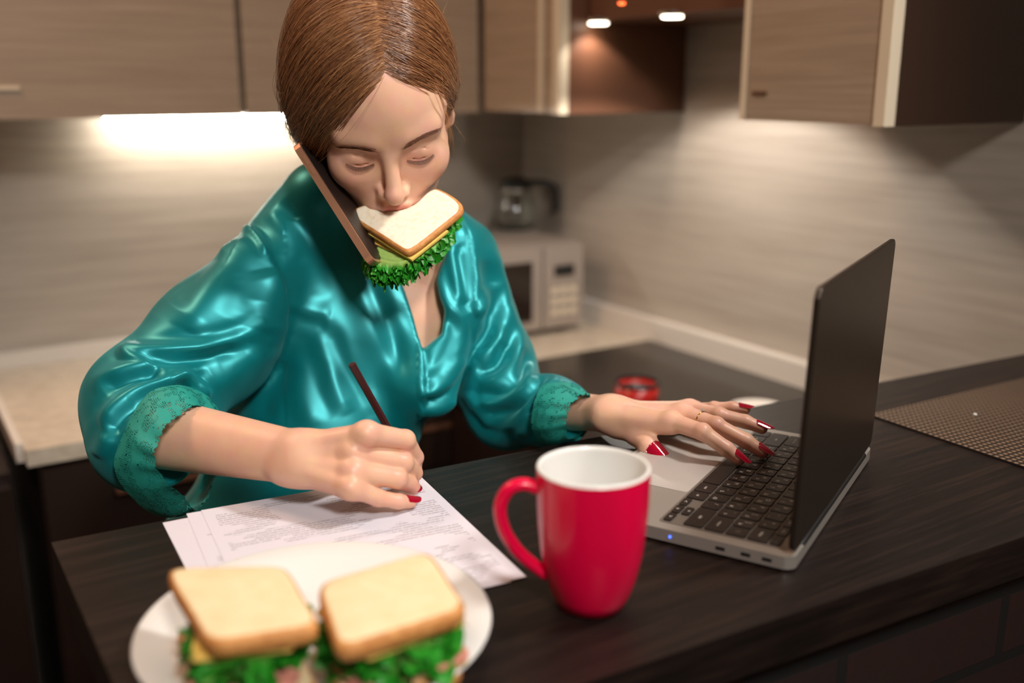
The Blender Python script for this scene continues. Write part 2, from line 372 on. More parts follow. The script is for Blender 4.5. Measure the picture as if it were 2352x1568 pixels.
# lid
AL=math.radians(88.6); LH=.221
bm=bmesh.new(); prism(bm,rrect(0,0,.304,LH,.010),-.0026,.0022)
R4=Matrix.Translation((0,.2085,LT+.0030))@Matrix.Rotation(AL,4,'X')
# local y -> up, local z -> toward user(-y)
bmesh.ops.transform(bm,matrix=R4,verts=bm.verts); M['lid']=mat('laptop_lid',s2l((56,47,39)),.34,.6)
lid=bmobj('lid',bm,M['lid'],lap,bevel=.0012,seg=2)
bm=bmesh.new(); prism(bm,rrect(.006,.012,.298,LH-.006,.004),.0023,.0027); bmesh.ops.transform(bm,matrix=R4,verts=bm.verts)
bmobj('screen',bm,mat('screen_glass',(.01,.01,.012),.08),lid)
V,Fc=tube([(.03,.208,LT-.001),(.274,.208,LT-.001)],.0042,16); mesh('hinge',V,Fc,M['black'],lap,True)
# ================================================================== MUG
def mugpos():
    P=onz(1370,1372,TZ); return P
mpz=mugpos(); md=float((mpz-CP)@FW)
mug=thing('mug','glossy crimson red mug with white inside standing on the bar','mug',(.4215+.004,.551,TZ),rz=-YAW+math.radians(180+4))
M['mugred']=mat('crimson_glaze',s2l((222,2,62)),.30,0,.4); bsdf(M['mugred']).inputs['Coat Weight'].default_value=.15
out=[(0,.0006),(.022,.0006),(.0255,.002),(.030,.012),(.0345,.028),(.0382,.048),(.0402,.070),(.0412,.09),(.0416,.1135),(.0416,.1165)]
inn=[(.0416,.1166),(.0412,.1178),(.0400,.1184),(.0388,.1176),(.0384,.114),(.038,.09),(.0365,.06),(.030,.025),(.024,.010),(0,.006)]
out=[(r*1.02,z*.957) for r,z in out]; inn=[(r*1.02,z*.957) for r,z in inn]; V,Fc=lathe(out,96); mesh('mug_body',V,Fc,M['mugred'],mug,True)
V,Fc=lathe(inn,96); mesh('inner_glaze',V,Fc,M['white'],mug,True)
hpts=spline([(.036,0,.098),(.052,0,.104),(.064,0,.100),(.0705,0,.086),(.068,0,.068),(.060,0,.052),(.050,0,.040),(.034,0,.026)],40)
V,Fc=tube(hpts,.0052,14); V=[(v[0]*.985,v[1]*1.15,v[2]*.957) for v in V]; mesh('handle',V,Fc,M['mugred'],mug,True)
# ================================================================== PAPERS
def papermat(seed,dens=.5,sx=1.):
    m=mat('printed_paper',s2l((216,214,224)),.75); g=N(m); b=bsdf(m)
    tc=g.new('ShaderNodeTexCoord'); mp=g.new('ShaderNodeMapping',Vector=(tc,'Object')); mp.inputs['Location'].default_value=(seed,seed*.7,0)
    se=g.new('ShaderNodeSeparateXYZ',Vector=(tc,'Object'))
    # line rows every 5.2 mm
    r1=g.new('ShaderNodeMath',_operation='MULTIPLY',i0=(se,'Y'),i1=1/.0046); fr=g.new('ShaderNodeMath',_operation='FRACT',i0=(r1,0)); ro=g.new('ShaderNodeMath',_operation='LESS_THAN',i0=(fr,0),i1=.36)
    mp2=g.new('ShaderNodeMapping',Vector=(mp,'Vector')); mp2.inputs['Scale'].default_value=(900,217,1)
    n1=g.new('ShaderNodeTexNoise',Vector=(mp2,'Vector'),Scale=1.,Detail=2.); th=g.new('ShaderNodeMath',_operation='GREATER_THAN',i0=(n1,'Fac'),i1=.42)
    mp3=g.new('ShaderNodeMapping',Vector=(mp,'Vector')); mp3.inputs['Scale'].default_value=(16*sx,45,1)
    n2=g.new('ShaderNodeTexNoise',Vector=(mp3,'Vector'),Scale=1.,Detail=1.); t2=g.new('ShaderNodeMath',_operation='GREATER_THAN',i0=(n2,'Fac'),i1=1-dens)
    a=g.new('ShaderNodeMath',_operation='MULTIPLY',i0=(ro,0),i1=(th,0)); c=g.new('ShaderNodeMath',_operation='MULTIPLY',i0=(a,0),i1=(t2,0))
    # margins
    ax=g.new('ShaderNodeMath',_operation='ABSOLUTE',i0=(se,'X')); mx=g.new('ShaderNodeMath',_operation='LESS_THAN',i0=(ax,0),i1=.098)
    ay=g.new('ShaderNodeMath',_operation='ABSOLUTE',i0=(se,'Y')); my=g.new('ShaderNodeMath',_operation='LESS_THAN',i0=(ay,0),i1=.112)
    c2=g.new('ShaderNodeMath',_operation='MULTIPLY',i0=(c,0),i1=(mx,0)); c3=g.new('ShaderNodeMath',_operation='MULTIPLY',i0=(c2,0),i1=(my,0)); c4=g.new('ShaderNodeMath',_operation='MULTIPLY',i0=(c3,0),i1=.62)
    mix=g.new('ShaderNodeMix',_data_type='RGBA'); mix.inputs['A'].default_value=(*s2l((216,214,224)),1); mix.inputs['B'].default_value=(*s2l((104,90,96)),1); g.link(c4,0,mix,'Factor'); g.link(mix,'Result',b,'Base Color')
    return m
def sheet(fl,fr,z,label,seed,dens,w=.215,l=.25,rot=0.):
    """far-left and far-right corners given in pixels on the bar"""
    p=onz(*fl,z); q=onz(*fr,z); ang=math.atan2(q[1]-p[1],q[0]-p[0])+rot; ux=np.array([math.cos(ang),math.sin(ang)]); uy=np.array([ux[1],-ux[0]])
    cen=q[:2]-ux*w/2+uy*l/2
    V=[];nx,ny=20,20
    for k in (0,1):
        for j in range(ny+1):
            for i in range(nx+1):
                a=(i/nx-.5)*w; b=(j/ny-.5)*l
                V.append((a,b,(0.00012 if k==0 else 0)))
    Fc=[];W=nx+1;H=(nx+1)*(ny+1)
    for j in range(ny):
        for i in range(nx):
            Fc.append((j*W+i,j*W+i+1,(j+1)*W+i+1,(j+1)*W+i)); Fc.append((H+j*W+i,H+(j+1)*W+i,H+(j+1)*W+i+1,H+j*W+i+1))
    o=mesh('paper_sheet',V,Fc,papermat(seed,dens),None,False); o.location=(float(cen[0]),float(cen[1]),z); o.rotation_euler=(0,0,math.atan2(ux[1],ux[0]))
    tag(o,label,'paper','printed papers under the writing hand'); return o
# ================================================================== SDF ENGINE
def smin(a,b,k): h=np.maximum(k-np.abs(a-b),0)/k; return np.minimum(a,b)-h*h*k*.25
def smax(a,b,k): return -smin(-a,-b,k)
def S(p,c,r): return np.linalg.norm(p-np.asarray(c,float),axis=1)-r
def CAPS(p,a,b,ra,rb=None):
    a=np.asarray(a,float); b=np.asarray(b,float); rb=ra if rb is None else rb
    ba=b-a; pa=p-a; t=np.clip(pa@ba/(ba@ba),0,1)
    return np.linalg.norm(pa-t[:,None]*ba,axis=1)-(ra+(rb-ra)*t)
def ELL(p,c,r,Rm=None):
    q=p-np.asarray(c,float)
    if Rm is not None: q=q@Rm
    r=np.asarray(r,float); k0=np.linalg.norm(q/r,axis=1); k1=np.linalg.norm(q/(r*r),axis=1)+1e-9
    return k0*(k0-1)/k1
def grouped(groups,k=.015):
    """groups: list of (centre,radius,function)"""
    def f(p):
        out=np.full(len(p),1e3)
        for c,R_,g in groups:
            dd=np.linalg.norm(p-c,axis=1)-R_; m=dd<.035
            v=np.maximum(dd,.03); 
            if m.any(): v[m]=g(p[m])
            out=smin(out,v,k)
        return out
    return f
def surfnets(f,lo,hi,h,B=8):
    lo=np.asarray(lo,float); n=np.ceil((np.asarray(hi)-lo)/(h*B)).astype(int)+1
    g=np.stack(np.meshgrid(*[np.arange(i) for i in n],indexing='ij'),-1).reshape(-1,3)
    cen=lo+(g+.5)*h*B; v=np.concatenate([f(cen[i:i+200000]) for i in range(0,len(cen),200000)])
    g=g[np.abs(v)<h*B*1.15+h]
    ii=np.stack(np.meshgrid(*[np.arange(B+1)]*3,indexing='ij'),-1).reshape(-1,3)
    keys=[];pos=[];EA=[]
    DIM=(n*B+4).astype(np.int64)
    K=lambda c: (c[...,0]*DIM[1]+c[...,1])*DIM[2]+c[...,2]
    for s in range(0,len(g),600):
        gb=g[s:s+600]; P=gb[:,None,:]*B+ii[None]; val=f((lo+P.reshape(-1,3)*h)).reshape(len(gb),B+1,B+1,B+1)
        c8=[val[:,a:B+a,b:B+b,c:B+c] for a in(0,1) for b in(0,1) for c in(0,1)]
        mn=np.minimum.reduce(c8); mx=np.maximum.reduce(c8); act=(mn<0)&(mx>=0)
        idx=np.argwhere(act)
        if len(idx)==0: continue
        cv=np.stack([c[act] for c in c8],1)  # order a,b,c
        off=np.array([(a,b,c) for a in(0,1) for b in(0,1) for c in(0,1)],float)
        acc=np.zeros((len(idx),3)); cnt=np.zeros(len(idx))
        for i in range(8):
            for j in range(i+1,8):
                if np.abs(off[i]-off[j]).sum()==1:
                    m=(cv[:,i]<0)!=(cv[:,j]<0); t=np.where(m,cv[:,i]/(cv[:,i]-cv[:,j]+1e-12),0)
                    acc+=np.where(m[:,None],off[i]+(off[j]-off[i])*t[:,None],0); cnt+=m
        cell=gb[idx[:,0]]*B+idx[:,1:]
        keys.append(K(cell.astype(np.int64))); pos.append(lo+(cell+acc/cnt[:,None])*h)
        for ax in range(3):
            sl=[slice(0,B)]*3; sl2=list(sl); sl2[ax]=slice(1,B+1)
            v0=val[(slice(None),*sl)]; v1=val[(slice(None),*sl2)]; m=(v0<0)!=(v1<0)
            e=np.argwhere(m); 
            if len(e): EA.append((ax,gb[e[:,0]]*B+e[:,1:],(v0[m]<0)))
    keys=np.concatenate(keys); pos=np.concatenate(pos); o=np.argsort(keys); keys=keys[o]; pos=pos[o]
    Q=[]
    for ax,e,sg in EA:
        b=(ax+1)%3; c=(ax+2)%3; e=e.astype(np.int64); q=[]
        for db,dc in ((0,0),(-1,0),(-1,-1),(0,-1)):
            x=e.copy(); x[:,b]+=db; x[:,c]+=dc; k=K(x); i=np.searchsorted(keys,k); i=np.minimum(i,len(keys)-1)
            i=np.where(keys[i]==k,i,-1); q.append(i)
        q=np.stack(q,1); ok=(q>=0).all(1); q=q[ok]; s_=sg[ok]; q[~s_]=q[~s_][:,::-1]; Q.append(q)
    return pos,np.concatenate(Q)
def vnormals(V,Q):
    n=np.cross(V[Q[:,2]]-V[Q[:,0]],V[Q[:,3]]-V[Q[:,1]]); N_=np.zeros_like(V)
    for k in range(4):
        for a in range(3): N_[:,a]+=np.bincount(Q[:,k],n[:,a],len(V))
    return N_/(np.linalg.norm(N_,axis=1)[:,None]+1e-12)
def relax(V,Q,it=2,w=.5):
    for _ in range(it):
        s=np.zeros_like(V); c=np.zeros(len(V))
        for k in range(4):
            for j in ((k+1)%4,(k+3)%4):
                for a in range(3): s[:,a]+=np.bincount(Q[:,k],V[Q[:,j],a],len(V))
                c+=np.bincount(Q[:,k],minlength=len(V))
        V=V*(1-w)+w*s/np.maximum(c,1)[:,None]
    return V
def projV(V):
    v=V-CP; z=v@FW; return np.stack([1176+F*(v@RT)/z,784-F*(v@UP)/z],1),z
def polydist(p,L):
    """2-D distance, signed side (+ left of travel in image), arc fraction"""
    L=np.asarray(L,float); best=np.full(len(p),1e9); side=np.zeros(len(p)); fr=np.zeros(len(p)); tot=np.linalg.norm(np.diff(L,axis=0),axis=1); cum=np.r_[0,np.cumsum(tot)]
    for i in range(len(L)-1):
        a,b=L[i],L[i+1]; ab=b-a; pa=p-a; t=np.clip(pa@ab/(ab@ab),0,1); d=np.linalg.norm(pa-t[:,None]*ab,axis=1)
        m=d<best; best[m]=d[m]; side[m]=np.sign(ab[0]*pa[m,1]-ab[1]*pa[m,0]); fr[m]=(cum[i]+t[m]*tot[i])/cum[-1]
    return best,-side,fr
def inpoly(p,L):
    L=np.asarray(L,float); c=np.zeros(len(p),bool); j=len(L)-1
    for i in range(len(L)):
        a,b=L[i],L[j]; m=((a[1]>p[:,1])!=(b[1]>p[:,1]))&(p[:,0]<(b[0]-a[0])*(p[:,1]-a[1])/(b[1]-a[1]+1e-12)+a[0]); c^=m; j=i
    return c
# ================================================================== PERSON : skeleton
HP=np.array([.4761,1.0003,-.0207+CZ]); HE=(-.6265,.095,2.7296)
def _R(e):
    a,b,c=e
    Rx=np.array([[1,0,0],[0,math.cos(a),-math.sin(a)],[0,math.sin(a),math.cos(a)]]); Ry=np.array([[math.cos(b),0,math.sin(b)],[0,1,0],[-math.sin(b),0,math.cos(b)]])
    Rz=np.array([[math.cos(c),-math.sin(c),0],[math.sin(c),math.cos(c),0],[0,0,1]]); return Rz@Ry@Rx
HR=_R(HE)
def H2W(l): return HP+np.asarray(l,float)@HR.T
def W2H(p): return (p-HP)@HR
MOUTH=H2W((0,.093,-.062)); print('mouth',proj(MOUTH),'nose',proj(H2W((0,.11,-.04))))
def solve(P,px,L,sg):
    r=ray(*px); q=CP-P; a=r@r; b=2*q@r; c=q@q-L*L; D=b*b-4*a*c
    d=-b/2/a if D<0 else (-b+sg*math.sqrt(D))/2/a
    return CP+r*d
def chain(pxs,tip,Ls,sg):
    """pixels tip->root; first point given in 3-D"""
    P=[tip]
    for px,L,s in zip(pxs[1:],Ls,sg): P.append(solve(P[-1],px,L,s))
    return P
# left hand (image right), typing
zt=TZ+.0225
LHf={ 'index':chain([(1697,1054),(1668,1030),(1614,992),(1543,968)],onz(1697,1054,zt),[.014,.026,.042],[1,1,1]),
 'middle':chain([(1752,1038),(1714,1013),(1645,977),(1568,949)],onz(1752,1038,zt),[.016,.029,.045],[1,1,1]),
 'ring':chain([(1750,983),(1712,968),(1652,954),(1585,940)],onz(1750,983,zt+.012),[.016,.027,.042],[1,1,1]),
 'little':chain([(1712,940),(1682,935),(1640,938),(1594,942)],onz(1712,940,zt+.022),[.013,.020,.034],[1,1,1])}
LW=at(1402,950,1.10)
thl=at(1512,1047,1.045); LHt=[thl,at(1490,1024,1.052),at(1462,1000,1.072),at(1425,975,1.09)]
LE=solve(LW,(1150,935),.235,1)
# right hand (image left), writing
zp=TZ+.0015
RHf={'index':[at(*q) for q in ((951,1080,.972),(953,1050,.958),(931,1010,.936),(842,995,.905))],
 'middle':[at(*q) for q in ((944,1100,.972),(950,1086,.960),(926,1062,.934),(812,1038,.908))],
 'ring':[at(*q) for q in ((950,1120,.948),(940,1112,.944),(912,1099,.924),(812,1082,.900))],
 'little':[at(*q) for q in ((943,1152,.932),(915,1151,.922),(868,1143,.912),(805,1119,.893))]}
RW=at(690,1052,.925)
RE=solve(RW,(300,985),.235,1)
RHt=[at(948,1092,1.01),at(915,1075,1.0),at(850,1055,.985),at(760,1050,.95)]
for n,d in (('L',LHf),('R',RHf)):
    for k,v in d.items(): print(n,k,[(round(float(proj(p)[2]),3),round(float(p[2]-TZ),3)) for p in v])
print('LW',LW[2]-TZ,'LE',proj(LE),LE[2]-TZ,'RW',RW[2]-TZ,'RE',proj(RE),RE[2]-TZ)
FR={'index':(.0066,.0076,.0086,.0100),'middle':(.0066,.0078,.0088,.0105),'ring':(.0063,.0074,.0084,.0100),'little':(.0056,.0064,.0072,.0088),'thumb':(.0096,.0108,.0110,.014)}
def hand_sdf(FD,TH_,Wr,El,dors,fs=1.):
    def f(p):
        d=None
        for k in FD:
            P=FD[k]; r=tuple(fs*x for x in FR[k]); q=None
            for i in range(3):
                c=CAPS(p,P[i],P[i+1],r[i],r[i+1]*.96); q=c if q is None else smin(q,c,.003)
            # knuckle pads
            q=smin(q,S(p,P[2]+dors*.0012,r[2]*.93),.003); q=smin(q,S(p,P[3]+dors*.001,r[3]*.98),.005)
            d=q if d is None else smin(d,q,.0025)
        q=None
        for i in range(3):
            c=CAPS(p,TH_[i],TH_[i+1],FR['thumb'][i],FR['thumb'][i+1]); q=c if q is None else smin(q,c,.004)
        pal=CAPS(p,TH_[3],Wr,.0135,.0145)
        ks=list(FD)
        for i,k in enumerate(ks):
            s=(ks.index(k)-1.5)/1.5; 
            off=(FD['little'][3]-FD['index'][3]); off=off/np.linalg.norm(off)*(s*.013)
            pal=smin(pal,CAPS(p,FD[k][3]-dors*.003,Wr+off*.85,.0105,.0135),.008)
            if i<3: pal=smin(pal,CAPS(p,(FD[k][3]*.9+Wr*.1)-dors*.004,(FD[ks[i+1]][3]*.9+Wr*.1)-dors*.004,.0095),.006)
            # tendon
            pal=smin(pal,CAPS(p,FD[k][3]+dors*.001,(FD[k][3]*.35+Wr*.65)+off*.5+dors*.006,.0075,.004),.006)
        d=smin(d,pal,.006); d=smin(d,q,.009)
        ax=(El-Wr); ax=ax/np.linalg.norm(ax); w=FD['little'][3]-FD['index'][3]; w=w-ax*(w@ax); w/=np.linalg.norm(w)
        a1=CAPS(p,Wr+w*.009,El+w*.010,.0155,.0280); a2=CAPS(p,Wr-w*.009,El-w*.012,.0155,.0290)
        arm=smin(a1,a2,.02); arm=smin(arm,S(p,Wr+w*.016+ax*.014+dors*.006,.007),.014)
        return smin(d,arm,.016)
    return f
dL=np.cross(LHf['index'][3]-LW,LHf['little'][3]-LW); dL/=np.linalg.norm(dL); dL*=np.sign(dL[2])
dR=np.cross(RHf['index'][3]-RW,RHf['little'][3]-RW); dR/=np.linalg.norm(dR); dR*=-np.sign(dR@FW) 
print('dorsal',dL,dR)
fL=hand_sdf(LHf,LHt,LW,LE,dL); fR=hand_sdf(RHf,RHt,RW,RE,dR,1.10)
# ------------------------------------------------------------------ head
def head_local(p):
    q=p.copy(); q[:,0]=np.abs(q[:,0])
    f=ELL(p,(0,-.012,.034),(.071,.093,.088))
    f=smin(f,ELL(p,(0,.022,.022),(.060,.060,.062)),.025)
    f=smin(f,ELL(p,(0,.034,-.045),(.051,.046,.060)),.03)
    f=smin(f,CAPS(q,(.050,-.002,-.052),(.012,.064,-.106),.019,.015),.03)
    f=smin(f,ELL(p,(0,.070,-.104),(.019,.016,.015)),.02)
    f=smin(f,S(q,(.040,.053,-.030),.021),.03)
    f=smin(f,CAPS(q,(.017,.0725,.016),(.044,.062,.019),.0092,.0085),.018)
    f=smax(f,-ELL(q,(.033,.097,-.005),(.021,.018,.0150)),.018)
    f=smin(f,ELL(q,(.0305,.0640,-.007),(.0152,.0146,.0136)),.008)
    f=smin(f,ELL(p,(0,.068,-.072),(.027,.024,.026)),.018)
    # nose
    n=CAPS(p,(0,.0755,.012),(0,.0995,-.034),.0060,.0088)
    n=smin(n,ELL(p,(0,.1015,-.0375),(.0090,.0094,.0086)),.007)
    n=smin(n,ELL(q,(.0113,.0885,-.0422),(.0058,.0088,.0056)),.007)
    n=smin(n,CAPS(p,(0,.082,-.046),(0,.1005,-.0415),.0055),.005)
    n=smax(n,-ELL(q,(.0065,.0930,-.0500),(.0030,.0050,.0045)),.003)
    f=smin(f,n,.0085)
    # lid crease and lash line
    for a,b,c,r,dz in ((.0185,.0305,.0435,.0009,-.0115),(.0190,.0305,.0430,.0005,.0030)):
        za=-.0085 if dz<0 else -.002; zb=dz; ya=.0745; yb=.0795 if dz<0 else .0785; yc=.0705
        g=np.minimum(CAPS(q,(a,ya,za),(b,yb,zb),r),CAPS(q,(b,yb,zb),(c,yc,za),r)); f=smax(f,-g,.0022)
    # lips
    L1=smin(CAPS(q,(0,.0905,-.0622),(.012,.0885,-.0625),.0038,.0036),CAPS(q,(.012,.0885,-.0625),(.0250,.0770,-.0680),.0036,.0018),.004)
    f=smin(f,L1,.004)
    L2=smin(CAPS(q,(0,.0880,-.0850),(.010,.0860,-.0845),.0045,.0045),CAPS(q,(.010,.0860,-.0845),(.0250,.0765,-.0700),.0045,.0018),.004)
    f=smin(f,L2,.004)
    # open mouth slot
    f=smax(f,-ELL(p,(0,.085,-.0735),(.024,.022,.0070)),.003)
    # cheek dimple by the mouth corner
    # ears
    er=ELL(q,(.0745,-.012,-.010),(.0055,.016,.029)); er=smax(er,-ELL(q,(.0800,-.009,-.006),(.0050,.0095,.019)),.003)
    er=smin(er,CAPS(q,(.070,-.004,-.032),(.072,-.006,-.022),.006,.005),.006)
    f=smin(f,er,.006)
    return f
NB=at(935,640,1.252)
def neck(p): return smin(CAPS(p,H2W((0,-.028,-.035)),NB,.049,.046),CAPS(p,NB,at(900,700,1.25),.05,.07),.03)
TORSO=[ # px,py,depth,r , px,py,depth,r   (robe outer radii)
 ((600,645,1.155,.052),(700,560,1.21,.060)),
 ((690,570,1.20,.050),(735,455,1.175,.042)),
 ((1060,580,1.25,.044),(960,520,1.24,.050)),
 ((690,700,1.225,.088),(1000,690,1.275,.080)),
 ((810,780,1.235,.098),(745,1010,1.235,.100)),
 ((930,760,1.25,.080),(870,930,1.215,.055)),
 ((745,1010,1.235,.105),(700,1230,1.25,.125)),
 ((650,880,1.24,.070),(605,1100,1.25,.075)),
]
def capsAt(p,A,B,dr=0): return CAPS(p,at(*A[:3]),at(*B[:3]),A[3]+dr,B[3]+dr)
def torso(p,dr,k=.03):
    f=None
    for A,B in TORSO:
        c=capsAt(p,A,B,dr); f=c if f is None else smin(f,c,k)
    return f
PEL=at(700,1290,1.27)
def legs(p,dr=0):
    side=RT; f=None
    for s in (-1,1):
        hip=PEL+side*s*.085; kn=np.array([hip[0],hip[1]+.02,.48])+side*s*.01; an=np.array([kn[0],kn[1]+.01,.10])
        c=smin(CAPS(p,hip,kn,.085+dr,.058+dr),CAPS(p,kn,an,.056+dr,.038+dr),.02); f=c if f is None else smin(f,c,.01)
    return smin(f,ELL(p,PEL,(.125+dr,.105+dr,.12+dr),np.stack([RT,np.array([-RT[1],RT[0],0]),np.array([0,0,1.])],1)),.04)
RS=at(600,645,1.155); LS=at(1055,595,1.25)
def chest(p): # exposed chest skin: smooth, just inside the robe
    f=torso(p,-.012,.05)
    f=smin(f,neck(p),.03)
    c1=CAPS(p,at(925,665,1.215),at(800,590,1.24),.008); c2=CAPS(p,at(970,640,1.205),at(1040,570,1.25),.008)
    return smin(smin(f,c1,.012),c2,.012)
def f_head(p):
    l=W2H(p); return smin(head_local(l),chest(p),.02)
def bounds(P,r): P=np.array(P); return P.min(0)-r,P.max(0)+r
parts=[]
def clipz(f,n,d): # keep side where p@n<d
    return lambda p: np.maximum(f(p),p@n-d)
t0=__import__('time').time()
lo,hi=bounds([H2W((x,y,z)) for x in(-.08,.08) for y in(-.11,.115) for z in(-.12,.125)]+[NB,at(1000,820,1.12)],.015)
cutp=at(960,850,1.15)
def f_hc(p):
    f=f_head(p); return np.maximum(f,-(p-cutp)@UP)
HQ=surfnets(f_hc,lo,hi,.00125); print('head',len(HQ[0]),__import__('time').time()-t0)
def arm_clip(f,W_,E_):
    ax=(E_-W_)/np.linalg.norm(E_-W_); return lambda p: np.maximum(f(p),(p-E_)@ax)
gR=arm_clip(fR,RW,RE); gL=arm_clip(fL,LW,LE)
def culled(f,pts,R_):
    pts=np.array(pts); c=(pts.min(0)+pts.max(0))/2
    return f
lo,hi=bounds([RW,RE]+[q for v in RHf.values() for q in v]+RHt,.036); RQ=surfnets(gR,lo,hi,.0011)
lo,hi=bounds([LW,LE]+[q for v in LHf.values() for q in v]+LHt,.036); LQ=surfnets(gL,lo,hi,.0011)
print('hands',len(RQ[0]),len(LQ[0]),__import__('time').time()-t0)
def f_core(p):
    f=torso(p,-.018,.04); f=smin(f,CAPS(p,RS,RE,.040,.034),.02); f=smin(f,CAPS(p,LS,LE,.040,.034),.02)
    f=smin(f,legs(p),.04)
    for s in (-1,1):
        hip=PEL+RT*s*.085; a=np.array([hip[0],hip[1]+.03,.05])+RT*s*.01; d2=np.array([-FW[0],-FW[1],0]); f=smin(f,CAPS(p,a+[0,0,.0],a+d2*.13+[0,0,-.02],.038,.026),.02)
    return f
CQ=surfnets(f_core,np.array([PEL[0]-.55,PEL[1]-.35,.0]),np.array([PEL[0]+.6,PEL[1]+.4,1.36]),.006); print('core',len(CQ[0]),__import__('time').time()-t0)
Vs=[];Qs=[];o_=0
for V,Q in (HQ,RQ,LQ,CQ): V=relax(V,Q,2,.5); Vs.append(V); Qs.append(Q+o_); o_+=len(V)
BV=np.concatenate(Vs); BQ=np.concatenate(Qs)
# skin material, driven by a colour attribute for lips / cheeks / knuckles
def skinmat():
    m=mat('skin',(.62,.36,.26),.42,0,.45,Subsurface_Weight=.12,Subsurface_Scale=.006); g=N(m); b=bsdf(m)
    b.inputs['Subsurface Radius'].default_value=(1,.35,.2)
    at_=g.new('ShaderNodeAttribute'); at_.attribute_name='tint'
    mx=g.new('ShaderNodeMix',_data_type='RGBA'); mx.inputs['A'].default_value=(*s2l((226,178,150)),1); mx.inputs['B'].default_value=(*s2l((196,92,84)),1); g.link(at_,'Fac',mx,'Factor')
    tc=g.new('ShaderNodeTexCoord'); no=g.new('ShaderNodeTexNoise',Vector=(tc,'Object'),Scale=60.,Detail=5.)
    m2=g.new('ShaderNodeMix',_data_type='RGBA',_blend_type='OVERLAY'); m2.inputs['Factor'].default_value=.16; g.link(mx,'Result',m2,'A'); g.link(no,'Color',m2,'B')
    g.link(m2,'Result',b,'Base Color')
    n2=g.new('ShaderNodeTexNoise',Vector=(tc,'Object'),Scale=900.,Detail=3.); bp=g.new('ShaderNodeBump',Strength=.12,Distance=.0005); g.link(n2,'Fac',bp,'Height'); g.link(bp,'Normal',b,'Normal')
    return m
person=thing('person','woman in a teal satin robe writing with a sandwich in her mouth','person',(float(PEL[0]),float(PEL[1]),0))
def kid(o): return keep(o,person)
body=kid(fastmesh('body',BV,BQ,skinmat()))
L=W2H(BV); La=np.abs(L[:,0])
tint=np.zeros(len(BV))
def blob(c,r,a): 
    q=np.stack([La,L[:,1],L[:,2]],1); return a*np.exp(-((q-np.array(c))**2/np.array(r)**2).sum(1))
dl=np.minimum(CAPS(np.stack([La,L[:,1],L[:,2]],1),(0,.0915,-.0632),(.012,.0895,-.0635),.003),CAPS(np.stack([La,L[:,1],L[:,2]],1),(.012,.0895,-.0635),(.0240,.0785,-.0685),.0015))
dl2=CAPS(np.stack([La,L[:,1],L[:,2]],1),(0,.0880,-.0850),(.024,.0780,-.072),.004)
tint=np.maximum(np.clip(1-dl/.0025,0,1)*.75,np.clip(1-dl2/.003,0,1)*.75)
tint+=blob((.042,.070,-.035),(.022,.03,.02),.22)+blob((0,.108,-.040),(.010,.012,.010),.22)+blob((.0305,.078,-.010),(.014,.010,.007),.28)+blob((.016,.075,-.006),(.006,.01,.008),.2)
for Fd in (LHf,RHf):
    for k,v in Fd.items():
        for j,a in ((0,.25),(1,.12),(2,.22),(3,.20)): tint+=a*np.exp(-((BV-v[j])**2).sum(1)/.0105**2)
a_=body.data.attributes.new('tint','FLOAT','POINT'); a_.data.foreach_set('value',np.clip(tint,0,1).astype(np.float32))
# ------------------------------------------------------------------ nails
M['nail']=mat('crimson_nail_polish',s2l((158,8,40)),.12,0,.6); bsdf(M['nail']).inputs['Coat Weight'].default_value=.6
def nail(tip,prev,dors,r,ln,wid=1.12,pw=3.0,st=.008,mu=1.07):
    ax=tip-prev; ax/=np.linalg.norm(ax); n=dors-ax*(dors@ax); n/=np.linalg.norm(n); s=np.cross(ax,n)
    V=[];nu,nv=12,14
    for k,off in ((0,.0006),(1,-.0003)):
        for j in range(nv+1):
            v=j/nv; w=1.0 if v<.45 else math.sqrt(max(0,1-((v-.45)/.56)**pw))
            if v<.15: w*=math.sqrt(1-((.15-v)/.17)**2)
            for i in range(nu+1):
                u=(i/nu*2-1)*w*wid; a=u*1.0; rr=r*(mu-.10*v*v)+off
                base=tip+ax*(-st+v*ln)
                V.append(base+n*(math.cos(a)*rr-.12*r*v)+s*(math.sin(a)*rr))
    W=nu+1;Hh=W*(nv+1);Fc=[]
    for j in range(nv):
        for i in range(nu): Fc.append((j*W+i,j*W+i+1,(j+1)*W+i+1,(j+1)*W+i)); Fc.append((Hh+j*W+i,Hh+(j+1)*W+i,Hh+(j+1)*W+i+1,Hh+j*W+i+1))
    for i in range(nu):
        for j in (0,nv): Fc.append((j*W+i,j*W+i+1,Hh+j*W+i+1,Hh+j*W+i))
    for j in range(nv):
        for i in (0,nu): Fc.append((j*W+i,(j+1)*W+i,Hh+(j+1)*W+i,Hh+j*W+i))
    return kid(mesh('fingernail',V,Fc,M['nail'],None,True))
for k,v in LHf.items(): nail(v[0],v[1],dL+UP*.35,FR[k][0],.0200 if k!='little' else .017)
nail(LHt[0],LHt[1],-FW*.8+UP*.7,FR['thumb'][0],.0215,1.05,6.,.012,1.14)
for k,v in RHf.items():
    nail(v[0],v[1],{'index':RT*.9-FW*.5,'middle':RT,'ring':RT*.9+UP*.3,'little':dR*.3+UP*.7-FW*.3}[k],FR[k][0],.0180 if k=='little' else .014)
nail(RHt[0],RHt[1],UP+RT*.5,FR['thumb'][0],.014)
